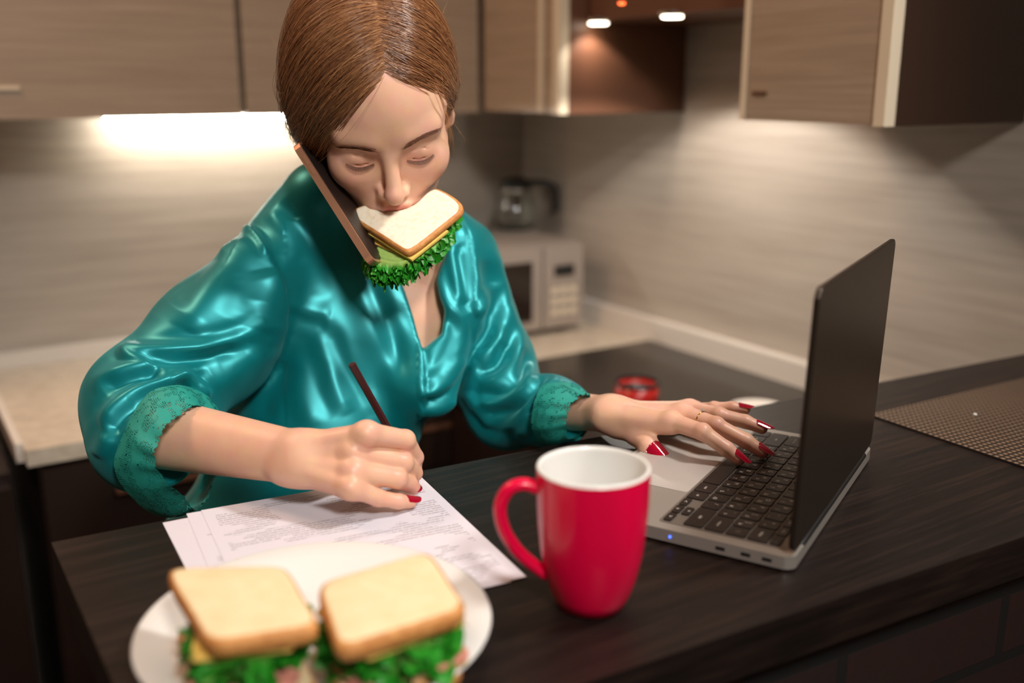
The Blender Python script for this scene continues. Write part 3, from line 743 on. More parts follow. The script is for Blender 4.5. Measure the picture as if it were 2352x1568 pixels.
# ring on the middle finger
M['gold']=mat('gold',s2l((225,180,110)),.15,1.)
P1,P2=LHf['middle'][3],LHf['middle'][2]; c=P1*.42+P2*.58; ax=(P2-P1)/np.linalg.norm(P2-P1); n=dL-ax*(dL@ax); n/=np.linalg.norm(n); s=np.cross(ax,n)
rr=.0098; ringP=[c+rr*(math.cos(a)*n+math.sin(a)*s) for a in np.linspace(0,2*PI,49)]
V,Fc=tube(ringP,.0007,8,False); rg=kid(mesh('ring',V,Fc,M['gold'],None,True))
V=[];Fc=[]
for i in range(5):
    a=2*PI*i/5; cc=c+n*(rr+.0012)+(math.cos(a)*ax+math.sin(a)*s)*.0016*(0 if i==4 else 1)
    v,f=lathe([(0,-.001),(.0011,0),(.0007,.0008),(0,.0009)],8); Fc+= [tuple(k+len(V) for k in q) for q in f]; V+= [cc+x[0]*ax+x[1]*s+x[2]*n for x in v]
g_=mesh('gemstone',V,Fc,mat('gem',(.8,.75,.7),.05,.6),None,False); g_.parent=rg
# ------------------------------------------------------------------ hair
def hair_local(p):
    f=ELL(p,(.006,-.020,.036),(.082,.100,.102))
    f=smin(f,ELL(p,(.052,-.016,-.004),(.042,.058,.062)),.03)
    f=smin(f,ELL(p,(-.040,-.040,.0),(.036,.055,.055)),.03)
    f=smin(f,ELL(p,(.01,-.118,-.03),(.05,.04,.045)),.03)
    return f
# hairline in head coordinates: (x,y,z) along image left -> image right
PART=np.array([(-.004,.066,.086),(-.005,.040,.118),(-.004,.0,.136),(-.002,-.04,.137),(0,-.08,.115)])
HC=np.array([0,-.02,.02])
def hsurf(D,off):
    D=D/np.linalg.norm(D,axis=1)[:,None]; a=np.full(len(D),.02); b=np.full(len(D),.22)
    for _ in range(22):
        m=(a+b)/2; v=hair_local(HC+D*m[:,None])-off; a=np.where(v<0,m,a); b=np.where(v<0,b,m)
    return HC+D*a[:,None]
def strands(n,side,seed,s0=0,s1=1,off=(.0,.004),jit=.012,curl=0.,T=26):
    r=np.random.default_rng(seed); s=s0+(s1-s0)*r.random(n)**.85
    pi=s*(len(PART)-1); i=np.minimum(pi.astype(int),len(PART)-2); fr=(pi-i)[:,None]; P0=PART[i]*(1-fr)+PART[i+1]*fr
    q=s[:,None]
    if side>0:
        C1=np.array([.046,.070,.054])*(1-q)+np.array([.075,-.07,.09])*q
        C2=np.array([.086,.053,-.018])*(1-q)+np.array([.085,-.09,.02])*q
        E=np.array([.088,-.020,-.078])*(1-q)+np.array([.030,-.115,-.055])*q
    else:
        C1=np.array([-.040,.066,.067])*(1-q)+np.array([-.065,-.07,.09])*q
        C2=np.array([-.076,.042,.018])*(1-q)+np.array([-.075,-.09,.02])*q
        E=np.array([-.075,-.045,-.030])*(1-q)+np.array([-.03,-.115,-.05])*q
    J=lambda k: r.normal(0,jit*k,(n,3))
    P0=P0+J(.12); C1=C1+J(.55); C2=C2+J(.8); E=E+J(.9)
    t=np.linspace(0,1,T); tt=t[None,:,None]
    B=((1-tt)**3*P0[:,None]+3*(1-tt)**2*tt*C1[:,None]+3*(1-tt)*tt**2*C2[:,None]+tt**3*E[:,None])
    D=(B-HC).reshape(-1,3); o=(off[0]+(off[1]-off[0])*r.random((n,1)))*np.ones((1,T))*np.sin(np.clip(t*3,0,1)*PI/2)[None]-.0035*(1-np.clip(t*6,0,1))[None]
    wav=.0010*np.sin(t[None]*9+r.random((n,1))*2*PI)+(.0014*np.sin(s*47+side)+.0010*np.sin(s*103+2*side))[:,None]*np.sin(t*PI)[None]
    X=hsurf(D,(o+wav).ravel()).reshape(n,T,3)
    return X
def strandmesh(name,X,rad,m,tip=.25):
    """X (n,T,3) in world; 3-sided tubes"""
    n,T,_=X.shape; Tn=np.gradient(X,axis=1); Tn/=np.linalg.norm(Tn,axis=2,keepdims=True)+1e-9
    u=np.cross(Tn,np.array([.3,.5,.81])); u/=np.linalg.norm(u,axis=2,keepdims=True)+1e-9; w=np.cross(Tn,u)
    rp=rad*np.minimum(1,tip+(1-np.linspace(0,1,T))*4)[None,:,None]
    V=np.stack([X+rp*(math.cos(a)*u+math.sin(a)*w) for a in (0,2*PI/3,4*PI/3)],2).reshape(-1,3)
    i=(np.arange(n)[:,None,None]*T+np.arange(T-1)[None,:,None])*3; k=np.arange(3)[None,None,:]
    Q=np.stack([i+k,i+(k+1)%3,i+3+(k+1)%3,i+3+k],-1).reshape(-1,4)
    return V,Q
def hairmat():
    m=mat('brown_hair',s2l((120,72,42)),.30,0,.7); g=N(m); b=bsdf(m)
    a=g.new('ShaderNodeAttribute'); a.attribute_name='tone'
    cr=g.new('ShaderNodeValToRGB',Fac=(a,'Fac')); e=cr.color_ramp.elements
    e[0].color=(*s2l((100,62,40)),1); e[1].color=(*s2l((218,164,110)),1); x=e.new(.5); x.color=(*s2l((156,106,68)),1); g.link(cr,'Color',b,'Base Color')
    return m
HM=hairmat()
SX=[(strands(5200,1,1,off=(0,.005)),.00030),(strands(3600,-1,2,off=(0,.003)),.00028),(strands(500,1,3,off=(.003,.012),jit=.02),.00016),(strands(260,-1,4,s0=.12,off=(.002,.007),jit=.014),.00014)]
VV=[];QQ=[];TT=[];o_=0
for X,r in SX:
    tone=np.repeat(np.clip(RNG.normal(.45,.22,len(X)),0,1),X.shape[1]*3)
    V,Q=strandmesh('hair',H2W(X.reshape(-1,3)).reshape(X.shape),r,HM); VV.append(V); QQ.append(Q+o_); TT.append(tone); o_+=len(V)
# flyaway wisps at the outline and a loose lock by the temple
fly=[]
r=np.random.default_rng(9)
for i in range(190):
    sd=r.choice([-1,1],p=[.35,.65]); a=r.random(); 
    D=np.array([[sd*.08,-.03+.04*r.normal(),.07-.12*r.random()]]); b=hsurf(D,np.array([-.001]))[0]
    out=D[0]/np.linalg.norm(D[0]); tg=np.array([0,-.4+r.normal()*.5,-1.0+r.normal()*.6]); tg/=np.linalg.norm(tg)
    L_=.018+.03*r.random(); t=np.linspace(0,1,14)[:,None]; fly.append(b+out*(t*L_*.35+.004*np.sin(t*5+r.random()*6))+tg*t*L_)
lock=[]
for i in range(14):
    t=np.linspace(0,1,14)[:,None]; st=np.array([-.050,.060,.070]); lock.append((1-t)**2*st+2*t*(1-t)*np.array([-.064,.064,.035+.01*r.random()])+t**2*np.array([-.066+.004*r.normal(),.056+.004*r.normal(),-.010-.02*r.random()]))
for A in (fly,lock):
    X=np.array(A); V,Q=strandmesh('hair',H2W(X.reshape(-1,3)).reshape(X.shape),.00013,HM); VV.append(V);QQ.append(Q+o_);TT.append(np.full(len(V),.75));o_+=len(V)
# under-volume
FACEC=lambda p: ELL(p,(-.004,.098,-.030),(.066,.082,.112))
def hcap(p):
    l=W2H(p); f=hair_local(l)+.0035
    f=smax(f,-ELL(l,(-.004,.104,-.022),(.068,.078,.110)),.006)
    f=smax(f,-ELL(l,(-.075,.03,-.05),(.05,.065,.055)),.006)
    f=smax(f,-ELL(l,(.0,-.01,-.125),(.07,.10,.06)),.01)
    g=np.linalg.norm(l-np.array([-.004,.066,.09]),axis=1)
    return f
lo,hi=bounds([H2W((x,y,z)) for x in(-.1,.11) for y in(-.17,.09) for z in(-.09,.15)],.01)
V,Q=surfnets(hcap,lo,hi,.003); V=relax(V,Q,2); VV.append(V);QQ.append(Q+o_);TT.append(np.full(len(V),.12));o_+=len(V)
hair=kid(fastmesh('hair',np.concatenate(VV),np.concatenate(QQ),HM))
a_=hair.data.attributes.new('tone','FLOAT','POINT'); a_.data.foreach_set('value',np.concatenate(TT).astype(np.float32))
print('hair',o_,__import__('time').time()-t0)
# brows and lashes (project onto the face)
def facesurf(X,Z,lift):
    """front-most face point for head-local x,z"""
    a=np.full(len(X),.03); b=np.full(len(X),.14)
    for _ in range(20):
        m=(a+b)/2; v=head_local(np.stack([X,m,Z],1))-lift; a=np.where(v<0,m,a); b=np.where(v<0,b,m)
    return np.stack([X,a,Z],1)
bm_=mat('eyebrow_hair',s2l((140,94,70)),.6)
for sgn in (-1,1):
    n=230; s=r.random(n); cx=.012+.038*s; cz=(.0125+.0095*np.sin(s*PI*.62)-.001*s) if sgn<0 else (.0125+.0050*np.sin(s*PI*.8)-.0050*s); wdt=.0038*(1-s)**.6+.0008; 
    z0_=cz+wdt*(r.random(n)-.5)*1.6; x0_=cx+.001*r.normal(size=n); ln=.007
    dx=np.cos(.5-.8*s)*ln; dz=np.sin((.62-1.05*s) if sgn<0 else (.45-1.0*s))*ln
    X=[]
    for t in np.linspace(0,1,6): X.append(facesurf(sgn*(x0_+dx*t),z0_+dz*t,np.full(n,.0004+.0008*t)))
    X=np.stack(X,1); V,Q=strandmesh('b',H2W(X.reshape(-1,3)).reshape(X.shape),.00014,bm_); kid(fastmesh('eyebrow',V,Q,bm_))
    n=46; s=np.linspace(0,1,n); ex=.0175+.0275*s; ez=-.0098-.0035*np.sin(s*PI); X=[]
    base=facesurf(sgn*ex,ez,np.full(n,-.0002))
    for t in np.linspace(0,1,7):
        tf=(.45+.55*np.sin(s*PI*.9+.25)); t=t*tf; o=np.stack([sgn*(s-.35)*.0045*t+sgn*.0003*r.normal(size=n)*t,(.0052*t-.001*t*t)*np.ones(n),(-.0046*t+.0018*t*t)*np.ones(n)],1); X.append(base+o)
    X=np.stack(X,1); V,Q=strandmesh('l',H2W(X.reshape(-1,3)).reshape(X.shape),.00018,bm_); kid(fastmesh('eyelashes',V,Q,mat('lash',s2l((38,22,18)),.6)))
# trousers and shoes
TQ=surfnets(lambda p: np.maximum(legs(p,.008),p[:,2]-.90),np.array([PEL[0]-.4,PEL[1]-.35,.06]),np.array([PEL[0]+.4,PEL[1]+.35,.92]),.007)
kid(fastmesh('trousers',*TQ,mat('black_trousers',(.012,.011,.012),.8)))
# ------------------------------------------------------------------ robe
SLR=[(600,645,1.155,.054),(490,785,1.12,.066),(345,925,1.07,.062),(335,1005,1.03,.058)]
SLL=[(1050,598,1.25,.046),(1085,730,1.265,.052),(1125,840,1.255,.055),(1165,935,1.22,.049),(1262,945,1.15,.038),(1312,952,1.12,.033)]
VP=[(925,655),(915,600),(905,520),(1040,520),(1003,640),(1024,705),(1014,768),(968,802),(950,735)]
def seg_chain(p,P,k):
    f=None
    for A,B in zip(P[:-1],P[1:]):
        c=capsAt(p,A,B); f=c if f is None else smin(f,c,k)
    return f
def robe(p):
    f=torso(p,0,.035)
    # blouse of the lapels
    f=smin(f,CAPS(p,at(1030,700,1.21),at(975,880,1.175),.038,.040),.03)
    f=smin(f,CAPS(p,at(1040,560,1.215),at(1050,700,1.205),.030,.034),.025)
    f=smin(f,CAPS(p,PEL,PEL+np.array([0,0,-.18]),.135,.150),.04); f=smin(f,legs(p,.018),.03)
    f=np.maximum(f,.62-p[:,2])
    # V opening
    px,z=projV(p); d,_,_=polydist(px,VP+[VP[0]]); d=np.where(inpoly(px,VP),-d,d)*z/F
    cut=np.maximum(d,z-1.30); f=smax(f,-cut,.004)
    # neck hole
    f=smax(f,-CAPS(p,H2W((0,-.03,-.06)),at(950,560,1.215),.050,.026),.006)
    r_=seg_chain(p,SLR,.03); r_=smax(r_,-CAPS(p,at(385,1015,1.01),at(600,1050,.92),.040,.05),.006)
    l_=seg_chain(p,SLL,.02); axl=(LW-LE)/np.linalg.norm(LW-LE); l_=smax(l_,(p-at(1308,952,1.12))@axl,.003); l_=smax(l_,-CAPS(p,at(1290,952,1.13),at(1400,960,1.09),.027,.03),.004)
    f=smin(f,r_,.010); f=smin(f,l_,.010)
    return f
lo=np.array([at(180,900,1.0)[0]-.02,.70,.60]); hi=np.array([at(1340,950,1.12)[0]+.05,1.45,1.47])
pts=[at(*a[:3]) for a in SLR+SLL]+[at(*a[:3]) for s in TORSO for a in s]+[PEL]
lo,hi=bounds(pts,.16); lo[2]=.60
RV,RQd=surfnets(robe,lo,hi,.0026); RV=relax(RV,RQd,3,.5); print('robe',len(RV),__import__('time').time()-t0)
def g2(d,w): return np.exp(-(d/w)**2)
#   kind, width px, amplitude m, polyline
FOLDS=[
 # right sleeve (image left)
 ('r',16,.0075,[(232,985),(262,940),(310,905),(360,882),(405,868),(432,864),(448,884)]),
 ('v',13,.006,[(300,925),(360,900),(410,890),(440,900)]),
 ('r',10,.0055,[(395,880),(425,866),(455,886),(480,915)]),
 ('v',10,.007,[(405,888),(425,880),(445,898)]),
 ('r',15,.0065,[(212,900),(240,868),(290,850),(330,838),(300,818),(292,802),(340,806),(420,802),(490,793),(560,772),(610,742)]),
 ('v',13,.0055,[(320,820),(400,822),(470,818),(540,800)]),
 ('r',12,.004,[(330,838),(390,846),(440,846),(470,852)]),
 ('v',14,.005,[(240,895),(300,868),(370,862)]),
 ('v',18,.005,[(250,1010),(275,960),(320,925)]),
 ('r',18,.005,[(225,1050),(245,1010),(262,985)]),
 ('r',42,.006,[(430,760),(470,680),(520,600),(545,545)]),
 ('v',30,.005,[(400,700),(450,640),(500,570)]),
 ('r',40,.005,[(600,760),(625,690),(615,620)]),
 ('v',34,.005,[(480,850),(560,790),(600,700)]),
 ('r',26,.004,[(450,900),(530,860),(590,800)]),
 ('s',9,.0060,[(640,800),(652,740),(650,690),(640,640),(612,580),(575,530),(540,520)]),
 ('r',9,.0045,[(535,532),(565,526),(592,545),(615,585)]),
 # torso left part
 ('r',18,.004,[(660,690),(700,712),(760,722)]),
 ('v',14,.004,[(655,712),(700,735),(750,742)]),
 ('r',26,.006,[(780,540),(815,640),(850,730),(890,830),(930,930)]),
 ('v',24,.006,[(745,740),(780,830),(830,930),(870,990)]),
 ('r',20,.005,[(730,760),(760,850),(800,950)]),
 ('v',22,.005,[(820,560),(850,660),(900,780),(940,880)]),
 ('r',22,.005,[(700,820),(690,900),(720,980)]),
 ('v',22,.005,[(650,830),(620,900),(600,960)]),
 ('s',9,.0045,[(958,990),(968,940),(972,880),(966,800),(950,735),(925,655),(905,600)]),
 ('r',16,.004,[(870,610),(905,700),(935,790),(955,880)]),
 ('v',20,.004,[(640,470),(690,520),(740,600)]),
 ('r',18,.004,[(620,480),(660,540),(680,600)]),
 # left lapel and body (image right)
 ('s',8,.005,[(1062,480),(1082,560),(1092,650),(1092,740),(1080,820),(1058,880),(1025,915),(975,935)]),
 ('r',14,.0045,[(1000,640),(1030,700),(1062,735),(1060,790),(1030,850),(980,890)]),
 ('v',13,.005,[(1050,560),(1062,640),(1075,720)]),
 ('r',12,.004,[(1035,560),(1050,640),(1062,700)]),
 ('r',12,.005,[(965,905),(1000,900),(1040,870),(1065,820)]),
 ('v',12,.005,[(965,925),(1010,918),(1050,890),(1075,840)]),
 ('r',12,.005,[(960,945),(1010,940),(1050,915)]),
 # left sleeve
 ('r',15,.006,[(1120,560),(1150,640),(1160,720),(1140,790),(1100,830)]),
 ('v',14,.006,[(1105,600),(1125,680),(1120,750),(1095,800)]),
 ('r',12,.005,[(1085,720),(1115,700),(1130,650)]),
 ('r',14,.006,[(1165,700),(1190,770),(1185,830),(1150,870),(1105,890)]),
 ('v',12,.006,[(1160,790),(1140,840),(1100,860)]),
 ('v',12,.006,[(1205,800),(1200,860),(1160,895),(1110,912)]),
 ('r',12,.006,[(1225,830),(1215,870),(1190,905),(1150,925),(1090,930)]),
 ('v',11,.006,[(1245,860),(1220,900),(1180,935),(1120,950)]),
 ('r',12,.006,[(1285,868),(1250,895),(1215,930),(1190,965),(1150,985)]),
 ('v',10,.005,[(1270,900),(1240,925),(1220,960)]),
 ('r',11,.004,[(1180,1000),(1210,980),(1230,950)]),
 ('v',12,.004,[(1080,945),(1110,980),(1150,1005)]),
 ('r',10,.004,[(1075,900),(1100,950),(1130,985)]),
]
Nr=vnormals(RV,RQd); px,zd=projV(RV); view=(CP-RV); view/=np.linalg.norm(view,axis=1)[:,None]
fc=np.clip(((Nr*view).sum(1)+.05)/.35,0,1); disp=np.zeros(len(RV)); zlim=1.42
for kd,w,a,L_ in FOLDS:
    L_=spline(L_,len(L_)*5); d,sd,fr=polydist(px,L_); tp=np.clip(np.minimum(fr,1-fr)*7,0,1)**.7
    if kd=='r': disp+=a*g2(d,w)*tp-a*.35*g2(d-2.0*w,w*.8)*tp
    elif kd=='v': disp-=a*g2(d,w)*tp
    else: disp+=np.where(sd>0,a*np.exp(-(d/70)**2),a*np.exp(-(d/w)**2*3)*1.0)*tp*np.where(sd>0,1,1)
nz=lambda p: sum(np.sin(p@(np.array(v)*f)+ph)*am for v,f,ph,am in (((.8,.3,.5),38,.3,.0012),((-.4,.6,.9),55,1.7,.0009),((.2,-.9,.4),80,2.2,.0006),((.6,.1,-.8),26,.9,.0016)))
RV=RV+Nr*(disp*fc*np.where((px[:,0]>655)&(px[:,0]<960)&(px[:,1]>500),.45,.85)+nz(RV)*.5)[:,None]
RV=relax(RV,RQd,1,.4)
def satin():
    m=mat('teal_satin',s2l((2,132,138)),.40,.0,.5); g=N(m); b=bsdf(m)
    b.inputs['Metallic'].default_value=.42; b.inputs['Sheen Weight'].default_value=.15; b.inputs['Sheen Tint'].default_value=(.3,1,1,1)
    tc=g.new('ShaderNodeTexCoord'); n=g.new('ShaderNodeTexNoise',Vector=(tc,'Object'),Scale=14.,Detail=3.); bp=g.new('ShaderNodeBump',Strength=.10,Distance=.005); g.link(n,'Fac',bp,'Height'); g.link(bp,'Normal',b,'Normal')
    return m
M['satin']=satin()
robe_o=kid(fastmesh('robe',RV,RQd,M['satin']))
# lace cuffs
def lacemat():
    m=mat('teal_lace',s2l((30,148,134)),.6); g=N(m); b=bsdf(m)
    uv=g.new('ShaderNodeUVMap'); uv.uv_map='UVMap'
    vo=g.new('ShaderNodeTexVoronoi',Vector=(uv,'UV'),Scale=420.); vo.inputs['Randomness'].default_value=.35
    th=g.new('ShaderNodeMath',_operation='LESS_THAN',i0=(vo,'Distance'),i1=.40)
    n=g.new('ShaderNodeTexNoise',Vector=(uv,'UV'),Scale=70.,Detail=1.); t2=g.new('ShaderNodeMath',_operation='GREATER_THAN',i0=(n,'Fac'),i1=.50)
    v2=g.new('ShaderNodeTexVoronoi',Vector=(uv,'UV'),Scale=110.,Randomness=.6); t3=g.new('ShaderNodeMath',_operation='LESS_THAN',i0=(v2,'Distance'),i1=.13)
    mu=g.new('ShaderNodeMath',_operation='MULTIPLY',i0=(th,0),i1=(t2,0)); mx=g.new('ShaderNodeMath',_operation='MAXIMUM',i0=(mu,0),i1=(t3,0))
    iv=g.new('ShaderNodeMath',_operation='SUBTRACT',i0=1.,i1=(mx,0)); g.link(iv,0,b,'Alpha')
    bp=g.new('ShaderNodeBump',Strength=.5,Distance=.001); g.link(n,'Fac',bp,'Height'); g.link(bp,'Normal',b,'Normal')
    return m
LM=lacemat()
def loft(name,A,B,nu,nv,ruff,m,bulge=.004,scal=.003):
    A=np.array([at(*a) for a in A]); B=np.array([at(*b) for b in B]); A=np.vstack([A,A[:1]]); B=np.vstack([B,B[:1]])
    a=spline(A,nu+1); b=spline(B,nu+1); cen=(A.mean(0)+B.mean(0))/2; ax=(B.mean(0)-A.mean(0)); ax/=np.linalg.norm(ax)
    V=np.zeros((2,nv+1,nu+1,3))
    for j in range(nv+1):
        v=j/nv; p=a*(1-v)+b*v; o=p-cen; o-=np.outer(o@ax,ax); o/=np.linalg.norm(o,axis=1)[:,None]; u=np.linspace(0,2*PI,nu+1)
        p=p+o*(bulge*math.sin(v*PI)+ruff*v*np.sin(u*11+1.3*np.sin(u*3)))[:,None]
        if j==nv: p=p+ax*(scal*np.abs(np.sin(u*24)))[:,None]
        V[0,j]=p; V[1,j]=p-o*.0006
    W=nu+1; H=W*(nv+1); Fc=[]; UVs=[]
    lenu=np.linalg.norm(np.diff(b,axis=0),axis=1).sum(); 
    for k in (0,1):
        for j in range(nv):
            for i in range(nu):
                q=[j*W+i,j*W+i+1,(j+1)*W+i+1,(j+1)*W+i]; Fc.append([x+k*H for x in (q if k==0 else q[::-1])])
    o=mesh(name,V.reshape(-1,3),Fc,m,None,True); ul=o.data.uv_layers.new(name='UVMap')
    for lp in o.data.loops:
        vi=lp.vertex_index%H; ul.data[lp.index].uv=((vi%W)/nu*lenu,(vi//W)/nv*.06)
    return kid(o)
loft('lace_cuff',[(452,892,1.045),(402,884,1.00),(338,905,.985),(288,985,.965),(262,1075,.965),(310,1150,.985),(375,1186,1.02),(440,1150,1.07),(478,1050,1.10),(480,940,1.085)],
 [(497,945,1.03),(443,932,.985),(385,970,.952),(352,1035,.938),(362,1085,.945),(402,1125,.965),(452,1168,1.0),(490,1105,1.05),(506,1040,1.085),(512,975,1.07)],160,16,.0013,LM)
loft('lace_cuff',[(1272,872,1.135),(1245,885,1.11),(1225,930,1.095),(1222,985,1.10),(1245,1018,1.13),(1285,1005,1.17),(1305,945,1.18),(1298,885,1.165)],
 [(1345,903,1.10),(1325,910,1.085),(1305,935,1.07),(1297,975,1.07),(1303,1008,1.09),(1330,1000,1.12),(1350,960,1.135),(1356,915,1.12)],120,12,.0012,LM)
# ================================================================== PHONE
a=at(686,345,1.03); b=at(840,586,1.02); ln=np.linalg.norm(b-a); print('phone len',ln)
ax=(b-a)/ln; wv=FW*.95+RT*.22; wv=wv-ax*(wv@ax); wv/=np.linalg.norm(wv); tv=np.cross(ax,wv)  # thickness dir
PL=.150
ph=bpy.data.objects.new('smartphone',None); C.objects.link(ph); tag(ph,'rose gold smartphone clamped between the woman\'s cheek and shoulder','phone')
ph.matrix_world=Matrix(((ax[0],wv[0],tv[0],0),(ax[1],wv[1],tv[1],0),(ax[2],wv[2],tv[2],0),(0,0,0,1)))@Matrix.Identity(4)
mid=(a+b)/2+wv*.0355; ph.matrix_world=Matrix.Translation(Vector(mid))@ph.matrix_world
bm=bmesh.new(); prism(bm,rrect(-PL/2,-.0355,PL/2,.0355,.010),-.0038,.0038); M['rose']=mat('rose_gold',s2l((196,146,116)),.3,.6)
bmobj('case',bm,M['rose'],ph,bevel=.0022,seg=4)
bm=bmesh.new(); prism(bm,rrect(-PL/2+.003,-.0325,PL/2-.003,.0325,.008),.0038,.0042); bmobj('screen',bm,mat('phone_glass',(.02,.012,.010),.45),ph)
bm=bmesh.new(); prism(bm,rrect(-PL/2+.003,-.0325,PL/2-.003,.0325,.008),-.0042,-.0038); bmobj('back_cover',bm,M['rose'],ph)
for x in (-.052,-.040): box('button',(x-.005,-.0362,-.0012),(x+.005,-.0352,.0012),M['rose'],ph,bevel=.0003)
# ================================================================== PEN
pt=onz(962,1108,TZ+.0018); ptop=solve(pt,(808,836),.150,-1); print('pen depth',proj(pt)[2],proj(ptop)[2]); dv=(pt-ptop)/.15
M['pen']=mat('dark_maroon',s2l((58,18,22)),.4)
pen=thing('pen','slim dark maroon pencil held in the woman\'s right hand','pencil',tuple(map(float,pt)))
V,Fc=tube([ptop,ptop+dv*.137],.0037,6); keep(mesh('shaft',V,Fc,M['pen'],None,False),pen)
V,Fc=tube([ptop+dv*.137,ptop+dv*.147,pt],[.0037,.0012,.0003],12); keep(mesh('point',V,Fc,mat('pencil_wood',s2l((120,90,70)),.6),None,True),pen)
# ================================================================== SANDWICHES
def crumbmat():
    m=mat('bread_crumb',s2l((240,226,196)),.85); g=N(m); b=bsdf(m); tc=g.new('ShaderNodeTexCoord')
    n=g.new('ShaderNodeTexNoise',Vector=(tc,'Object'),Scale=170.,Detail=4.); v=g.new('ShaderNodeTexVoronoi',Vector=(tc,'Object'),Scale=260.)
    cr=g.new('ShaderNodeValToRGB',Fac=(n,'Fac')); e=cr.color_ramp.elements; e[0].position=.28; e[0].color=(*s2l((236,220,188)),1); e[1].position=.5; e[1].color=(*s2l((246,236,214)),1); g.link(cr,'Color',b,'Base Color')
    ad=g.new('ShaderNodeMath',_operation='ADD'); g.link(n,'Fac',ad,0); g.link(v,'Distance',ad,1)
    bp=g.new('ShaderNodeBump',Strength=.25,Distance=.0008); g.link(ad,0,bp,'Height'); g.link(bp,'Normal',b,'Normal'); b.inputs['Subsurface Weight'].default_value=.1; b.inputs['Subsurface Scale'].default_value=.003
    return m
M['crumb']=crumbmat(); M['toast']=grain('toast_crumb',s2l((226,204,158)),s2l((236,218,178)),(1,1,1),60,.8,.1); M['crust']=grain('bread_crust',s2l((186,116,56)),s2l((222,160,92)),(1,1,1),120,.6,.3)
M['cheese']=mat('cheese',s2l((240,206,110)),.35,0,.5,Subsurface_Weight=.2,Subsurface_Scale=.004)
M['ham']=grain('ham',s2l((206,128,112)),s2l((226,156,138)),(1,1,1),60,.4,.1)
def slice_mesh(name,P,th,parent,M4=None,crown=.0015,inset=.0024,mats=None):
    """bread slice from outline P (x,y), top at z=0 going down th; crust on the rim"""
    P=np.array(P,float); cen=P.mean(0); n=len(P); rings=[]
    for sc_,z in ((1-inset*1.2/.04,-th-.0),(1-inset*.35/.04,-th+.0012),(1.,-th*.72),(1.004,-th*.5),(1.,-th*.28),(1-inset*.35/.04,-.0010),(1-inset*1.2/.04,0),(.85,crown*.2),(.6,crown*.6),(.3,crown),(.05,crown)):
        rings.append([(cen[0]+(x-cen[0])*sc_,cen[1]+(y-cen[1])*sc_,z) for x,y in P])
    V=[v for r_ in rings for v in r_]; Fc=[];mi=[]
    for j in range(len(rings)-1):
        for i in range(n): Fc.append((j*n+i,j*n+(i+1)%n,(j+1)*n+(i+1)%n,(j+1)*n+i)); mi.append(1 if j<6 else 0)
    Fc.append(tuple(range(n))[::-1]); mi.append(0); Fc.append(tuple(range((len(rings)-1)*n,len(rings)*n))); mi.append(0)
    if M4 is not None: V=[tuple(M4@Vector(v)) for v in V]
    return mesh(name,V,Fc,mats or [M['crumb'],M['crust']],parent,True,mi)
def breadoutline(w,h,n=72):
    P=[]
    for i in range(n):
        a=2*PI*i/n; c,s=math.cos(a),math.sin(a); k=(abs(c)**8+abs(s)**8)**(-1/8.); P.append((k*c*w/2*(1+.015*math.sin(3*a)),k*s*h/2*(1+.012*math.cos(2*a+1))))
    return P
def lettucemat(c1,c2):
    m=mat('lettuce',c1,.38,0,.5,Subsurface_Weight=.15,Subsurface_Scale=.003); g=N(m); b=bsdf(m); tc=g.new('ShaderNodeTexCoord'); uv=g.new('ShaderNodeUVMap'); uv.uv_map='UVMap'; se=g.new('ShaderNodeSeparateXYZ',Vector=(uv,'UV'))
    n=g.new('ShaderNodeTexNoise',Vector=(tc,'Object'),Scale=90.,Detail=4.); ad=g.new('ShaderNodeMath',_operation='MULTIPLY_ADD',i0=(n,'Fac'),i1=.5,i2=(se,'Y'))
    cr=g.new('ShaderNodeValToRGB',Fac=(ad,0)); e=cr.color_ramp.elements; e[0].position=.35; e[0].color=(*c2,1); e[1].position=1.0; e[1].color=(*c1,1); g.link(cr,'Color',b,'Base Color')
    bp=g.new('ShaderNodeBump',Strength=.5,Distance=.001); g.link(n,'Fac',bp,'Height'); g.link(bp,'Normal',b,'Normal')
    b.inputs['Transmission Weight'].default_value=0.0
    return m
M['lett']=lettucemat(s2l((40,140,34)),s2l((172,206,112)))
